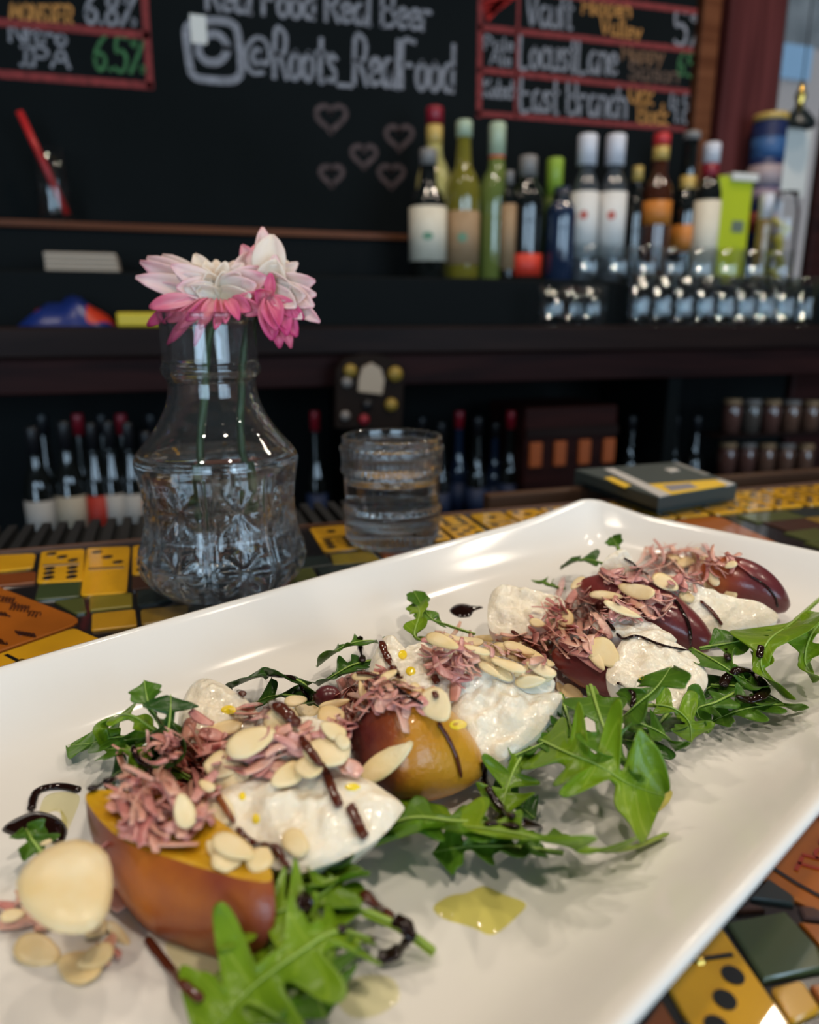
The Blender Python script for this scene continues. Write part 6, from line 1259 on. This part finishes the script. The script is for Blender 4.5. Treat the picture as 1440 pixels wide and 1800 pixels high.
D = [(((235, 1316), (243, 1338), (258, 1352), (268, 1358)), 10, 'black balsamic streak on the small left stalk', 'balsamic'), (((160, 1396), (180, 1384), (198, 1378)), 14, 'black balsamic smear behind the front peach wedge', 'balsamic'), (((302, 1318), (322, 1318), (342, 1340), (364, 1368)), 9, 'dark balsamic line across the top of the front ham heap', 'balsamic_thin'),
 (((378, 1390), (395, 1420), (413, 1450)), 8, 'amber balsamic line on the long almond flake', 'balsamic_amber'), (((418, 1458), (440, 1482), (470, 1490), (488, 1492), (500, 1520), (510, 1528)), 9, 'brown balsamic line bending at the lower rim of the big burrata', 'balsamic_thin'), (((415, 1217), (430, 1228)), 9, 'short dark balsamic dash on the upright burrata', 'balsamic_thin'), (((470, 1236), (490, 1250), (508, 1265), (522, 1278)), 18, 'dark balsamic blob on an almond left of centre', 'balsamic_thin'),
 (((526, 1300), (545, 1325), (560, 1345), (576, 1372), (588, 1402), (598, 1424)), 12, 'long dark balsamic stripe down the big burrata', 'balsamic_thin'), (((612, 1420), (622, 1440), (632, 1460), (642, 1478)), 14, 'short thick balsamic stripe at the right tip of the big burrata', 'balsamic_thin'), (((462, 1189), (490, 1186), (520, 1197), (536, 1215), (542, 1230)), 9, 'black balsamic arc over the dark folded leaf', 'balsamic'), (((632, 1124), (634, 1150), (636, 1170)), 11, 'black balsamic stroke on the leaf left of the oil spotted burrata', 'balsamic'),
 (((666, 1120), (674, 1142), (682, 1165), (694, 1185), (706, 1198)), 10, 'dark balsamic stripe down the oil spotted burrata', 'balsamic_thin'), (((626, 1186), (648, 1187), (668, 1190)), 6, 'fine balsamic line along an almond sliver over the round peach', 'balsamic_thin'), (((690, 1208), (715, 1225), (745, 1242)), 8, 'dark balsamic line through the ham above the round peach', 'balsamic'), (((762, 1190), (770, 1206)), 10, 'balsamic drop on the middle ham', 'balsamic_thin'), (((764, 1219), (768, 1231)), 8, 'balsamic dot on the marked almond flake', 'balsamic_thin'),
 (((768, 1272), (785, 1298), (800, 1330), (810, 1368)), 7, 'balsamic trickle down the right side of the round peach', 'balsamic_thin'), (((845, 1342), (852, 1372), (865, 1400), (885, 1430), (905, 1444)), 13, 'black balsamic stroke right of the round peach', 'balsamic'), (((636, 1580), (655, 1595), (672, 1612), (690, 1625)), 17, 'dark balsamic dash above the hooked stroke', 'balsamic_thin'), (((692, 1628), (714, 1638), (718, 1660), (704, 1680), (684, 1692), (664, 1694)), 25, 'hooked black balsamic stroke over the cut stem', 'balsamic'),
 (((258, 1654), (285, 1690), (318, 1728), (360, 1762)), 12, 'thin dark balsamic line on bare plate below the front peach', 'balsamic_thin'), (((898, 1111), (920, 1128), (944, 1140), (966, 1158)), 7, 'brown balsamic line edging an almond at the back', 'balsamic_thin'), (((1008, 1076), (1034, 1060), (1058, 1082), (1082, 1112)), 6, 'dark balsamic line over the right ham', 'balsamic'), (((1084, 1114), (1098, 1126), (1118, 1119), (1144, 1130), (1168, 1138), (1216, 1148)), 6, 'wavy dark balsamic line on the right burrata', 'balsamic'),
 (((1184, 1054), (1200, 1078), (1212, 1106), (1214, 1140)), 6, 'balsamic trickle on the purple peach wedge', 'balsamic'), (((1230, 1058), (1250, 1076), (1262, 1092), (1268, 1101)), 6, 'brown balsamic line on the farthest burrata', 'balsamic_thin'), (((1096, 982), (1110, 990), (1122, 1002), (1140, 1012)), 5, 'fine dark balsamic line at the far left ham', 'balsamic'), (((1316, 1012), (1345, 1030), (1362, 1050), (1366, 1068)), 5, 'balsamic line over the end of the farthest peach wedge', 'balsamic'),
 (((1272, 1216), (1280, 1196), (1300, 1182), (1325, 1188), (1338, 1210), (1342, 1228), (1318, 1238), (1296, 1234)), 16, 'black balsamic ring on the right leaves', 'balsamic'), (((1084, 1202), (1108, 1212), (1116, 1228), (1112, 1248)), 8, 'black balsamic drip on the leaf below the right burrata', 'balsamic'), (((1276, 1146), (1284, 1164)), 11, 'black balsamic drop above the ring', 'balsamic'), (((1338, 1140), (1334, 1160)), 11, 'black balsamic drop on the big right leaf', 'balsamic'), (((594, 1632), (602, 1646)), 13, 'balsamic drop on the broad front leaf', 'balsamic'), (((644, 1656), (655, 1657)), 9, 'small balsamic drop at the end of the broad front leaf', 'balsamic_thin')]
for q, w_, lb, m in D: drizzle(q, w_, lb, m, sm=16 if m == 'balsamic' and 'hooked' not in lb else 9, lift=.9, zs=(.0130, .0135, .0120, .0080, .0068, .0066) if 'hooked' in lb else (.0068, .0080, .0110, .0130) if 'dash above the hook' in lb else None)
pool(((790, 1074), (800, 1064), (815, 1062), (832, 1066), (850, 1068), (834, 1074), (826, 1084), (806, 1085)), 'black balsamic oval on the bare plate at the back')
pool(((868, 1432), (890, 1428), (915, 1436), (955, 1454), (915, 1456), (880, 1452), (850, 1448)), 'black balsamic puddle at the foot of the stroke right of the round peach')
pool(((520, 1582), (528, 1570), (542, 1570), (552, 1584), (548, 1600), (530, 1602)), 'black balsamic drop on the front leaf stem')
# --- oil
OG = 'olive oil pools on the plate'
pool(((762, 1595), (790, 1575), (820, 1570), (850, 1558), (885, 1572), (930, 1590), (915, 1615), (870, 1650), (830, 1632), (780, 1615)), 'yellow olive oil pool below the long stemmed leaf', 'oil', .0007, 'oil_pool', 'olive oil', OG, base=ZF)
pool(((1115, 1408), (1150, 1395), (1185, 1390), (1178, 1420), (1150, 1440), (1118, 1438)), 'yellow olive oil pool under the tip of the lobed leaf', 'oil', .0007, 'oil_pool', 'olive oil', OG, base=ZF)
pool(((290, 1660), (340, 1655), (400, 1660), (420, 1700), (405, 1745), (370, 1760), (325, 1720)), 'pale olive oil pool under the front peach wedge', 'oil_pale', .0006, 'oil_pool', 'olive oil', OG, base=ZF)
pool(((590, 1740), (640, 1715), (690, 1720), (705, 1760), (660, 1790), (610, 1785)), 'faint olive oil pool below the hooked balsamic stroke', 'oil_pale', .0005, 'oil_pool', 'olive oil', OG, base=ZF)
pool(((80, 1400), (110, 1392), (140, 1400), (128, 1440), (112, 1470), (118, 1440), (95, 1425), (70, 1430)), 'faint olive oil pool inside the balsamic loop', 'oil_pale', .0004, 'oil_pool', 'olive oil', OG, base=ZF)
for x, y, rx, ry, lb in ((402, 1248, 14, 8, 'yellow oil drop on the upright burrata'), (620, 1384, 14, 6, 'yellow oil drop at the right end of the big burrata'), (426, 1400, 6, 7, 'yellow oil drop between almonds on the big burrata'), (450, 1440, 7, 9, 'yellow oil drop at the left of the big burrata curd'), (708, 1151, 8, 8, 'upper yellow oil drop on the oil spotted burrata'), (722, 1180, 9, 8, 'lower yellow oil drop on the oil spotted burrata'), (806, 1274, 16, 9, 'yellow oil drop on the left edge of the thick burrata'), (1127, 1191, 5, 4, 'yellow oil speck on the wavy-lined burrata')):
    pool([(x + rx * cos(k * pi / 4), y + ry * sin(k * pi / 4)) for k in range(8)], lb, 'oil_drop', .0005, 'oil_drop', 'olive oil', 'oil drops on the burrata', n=20)
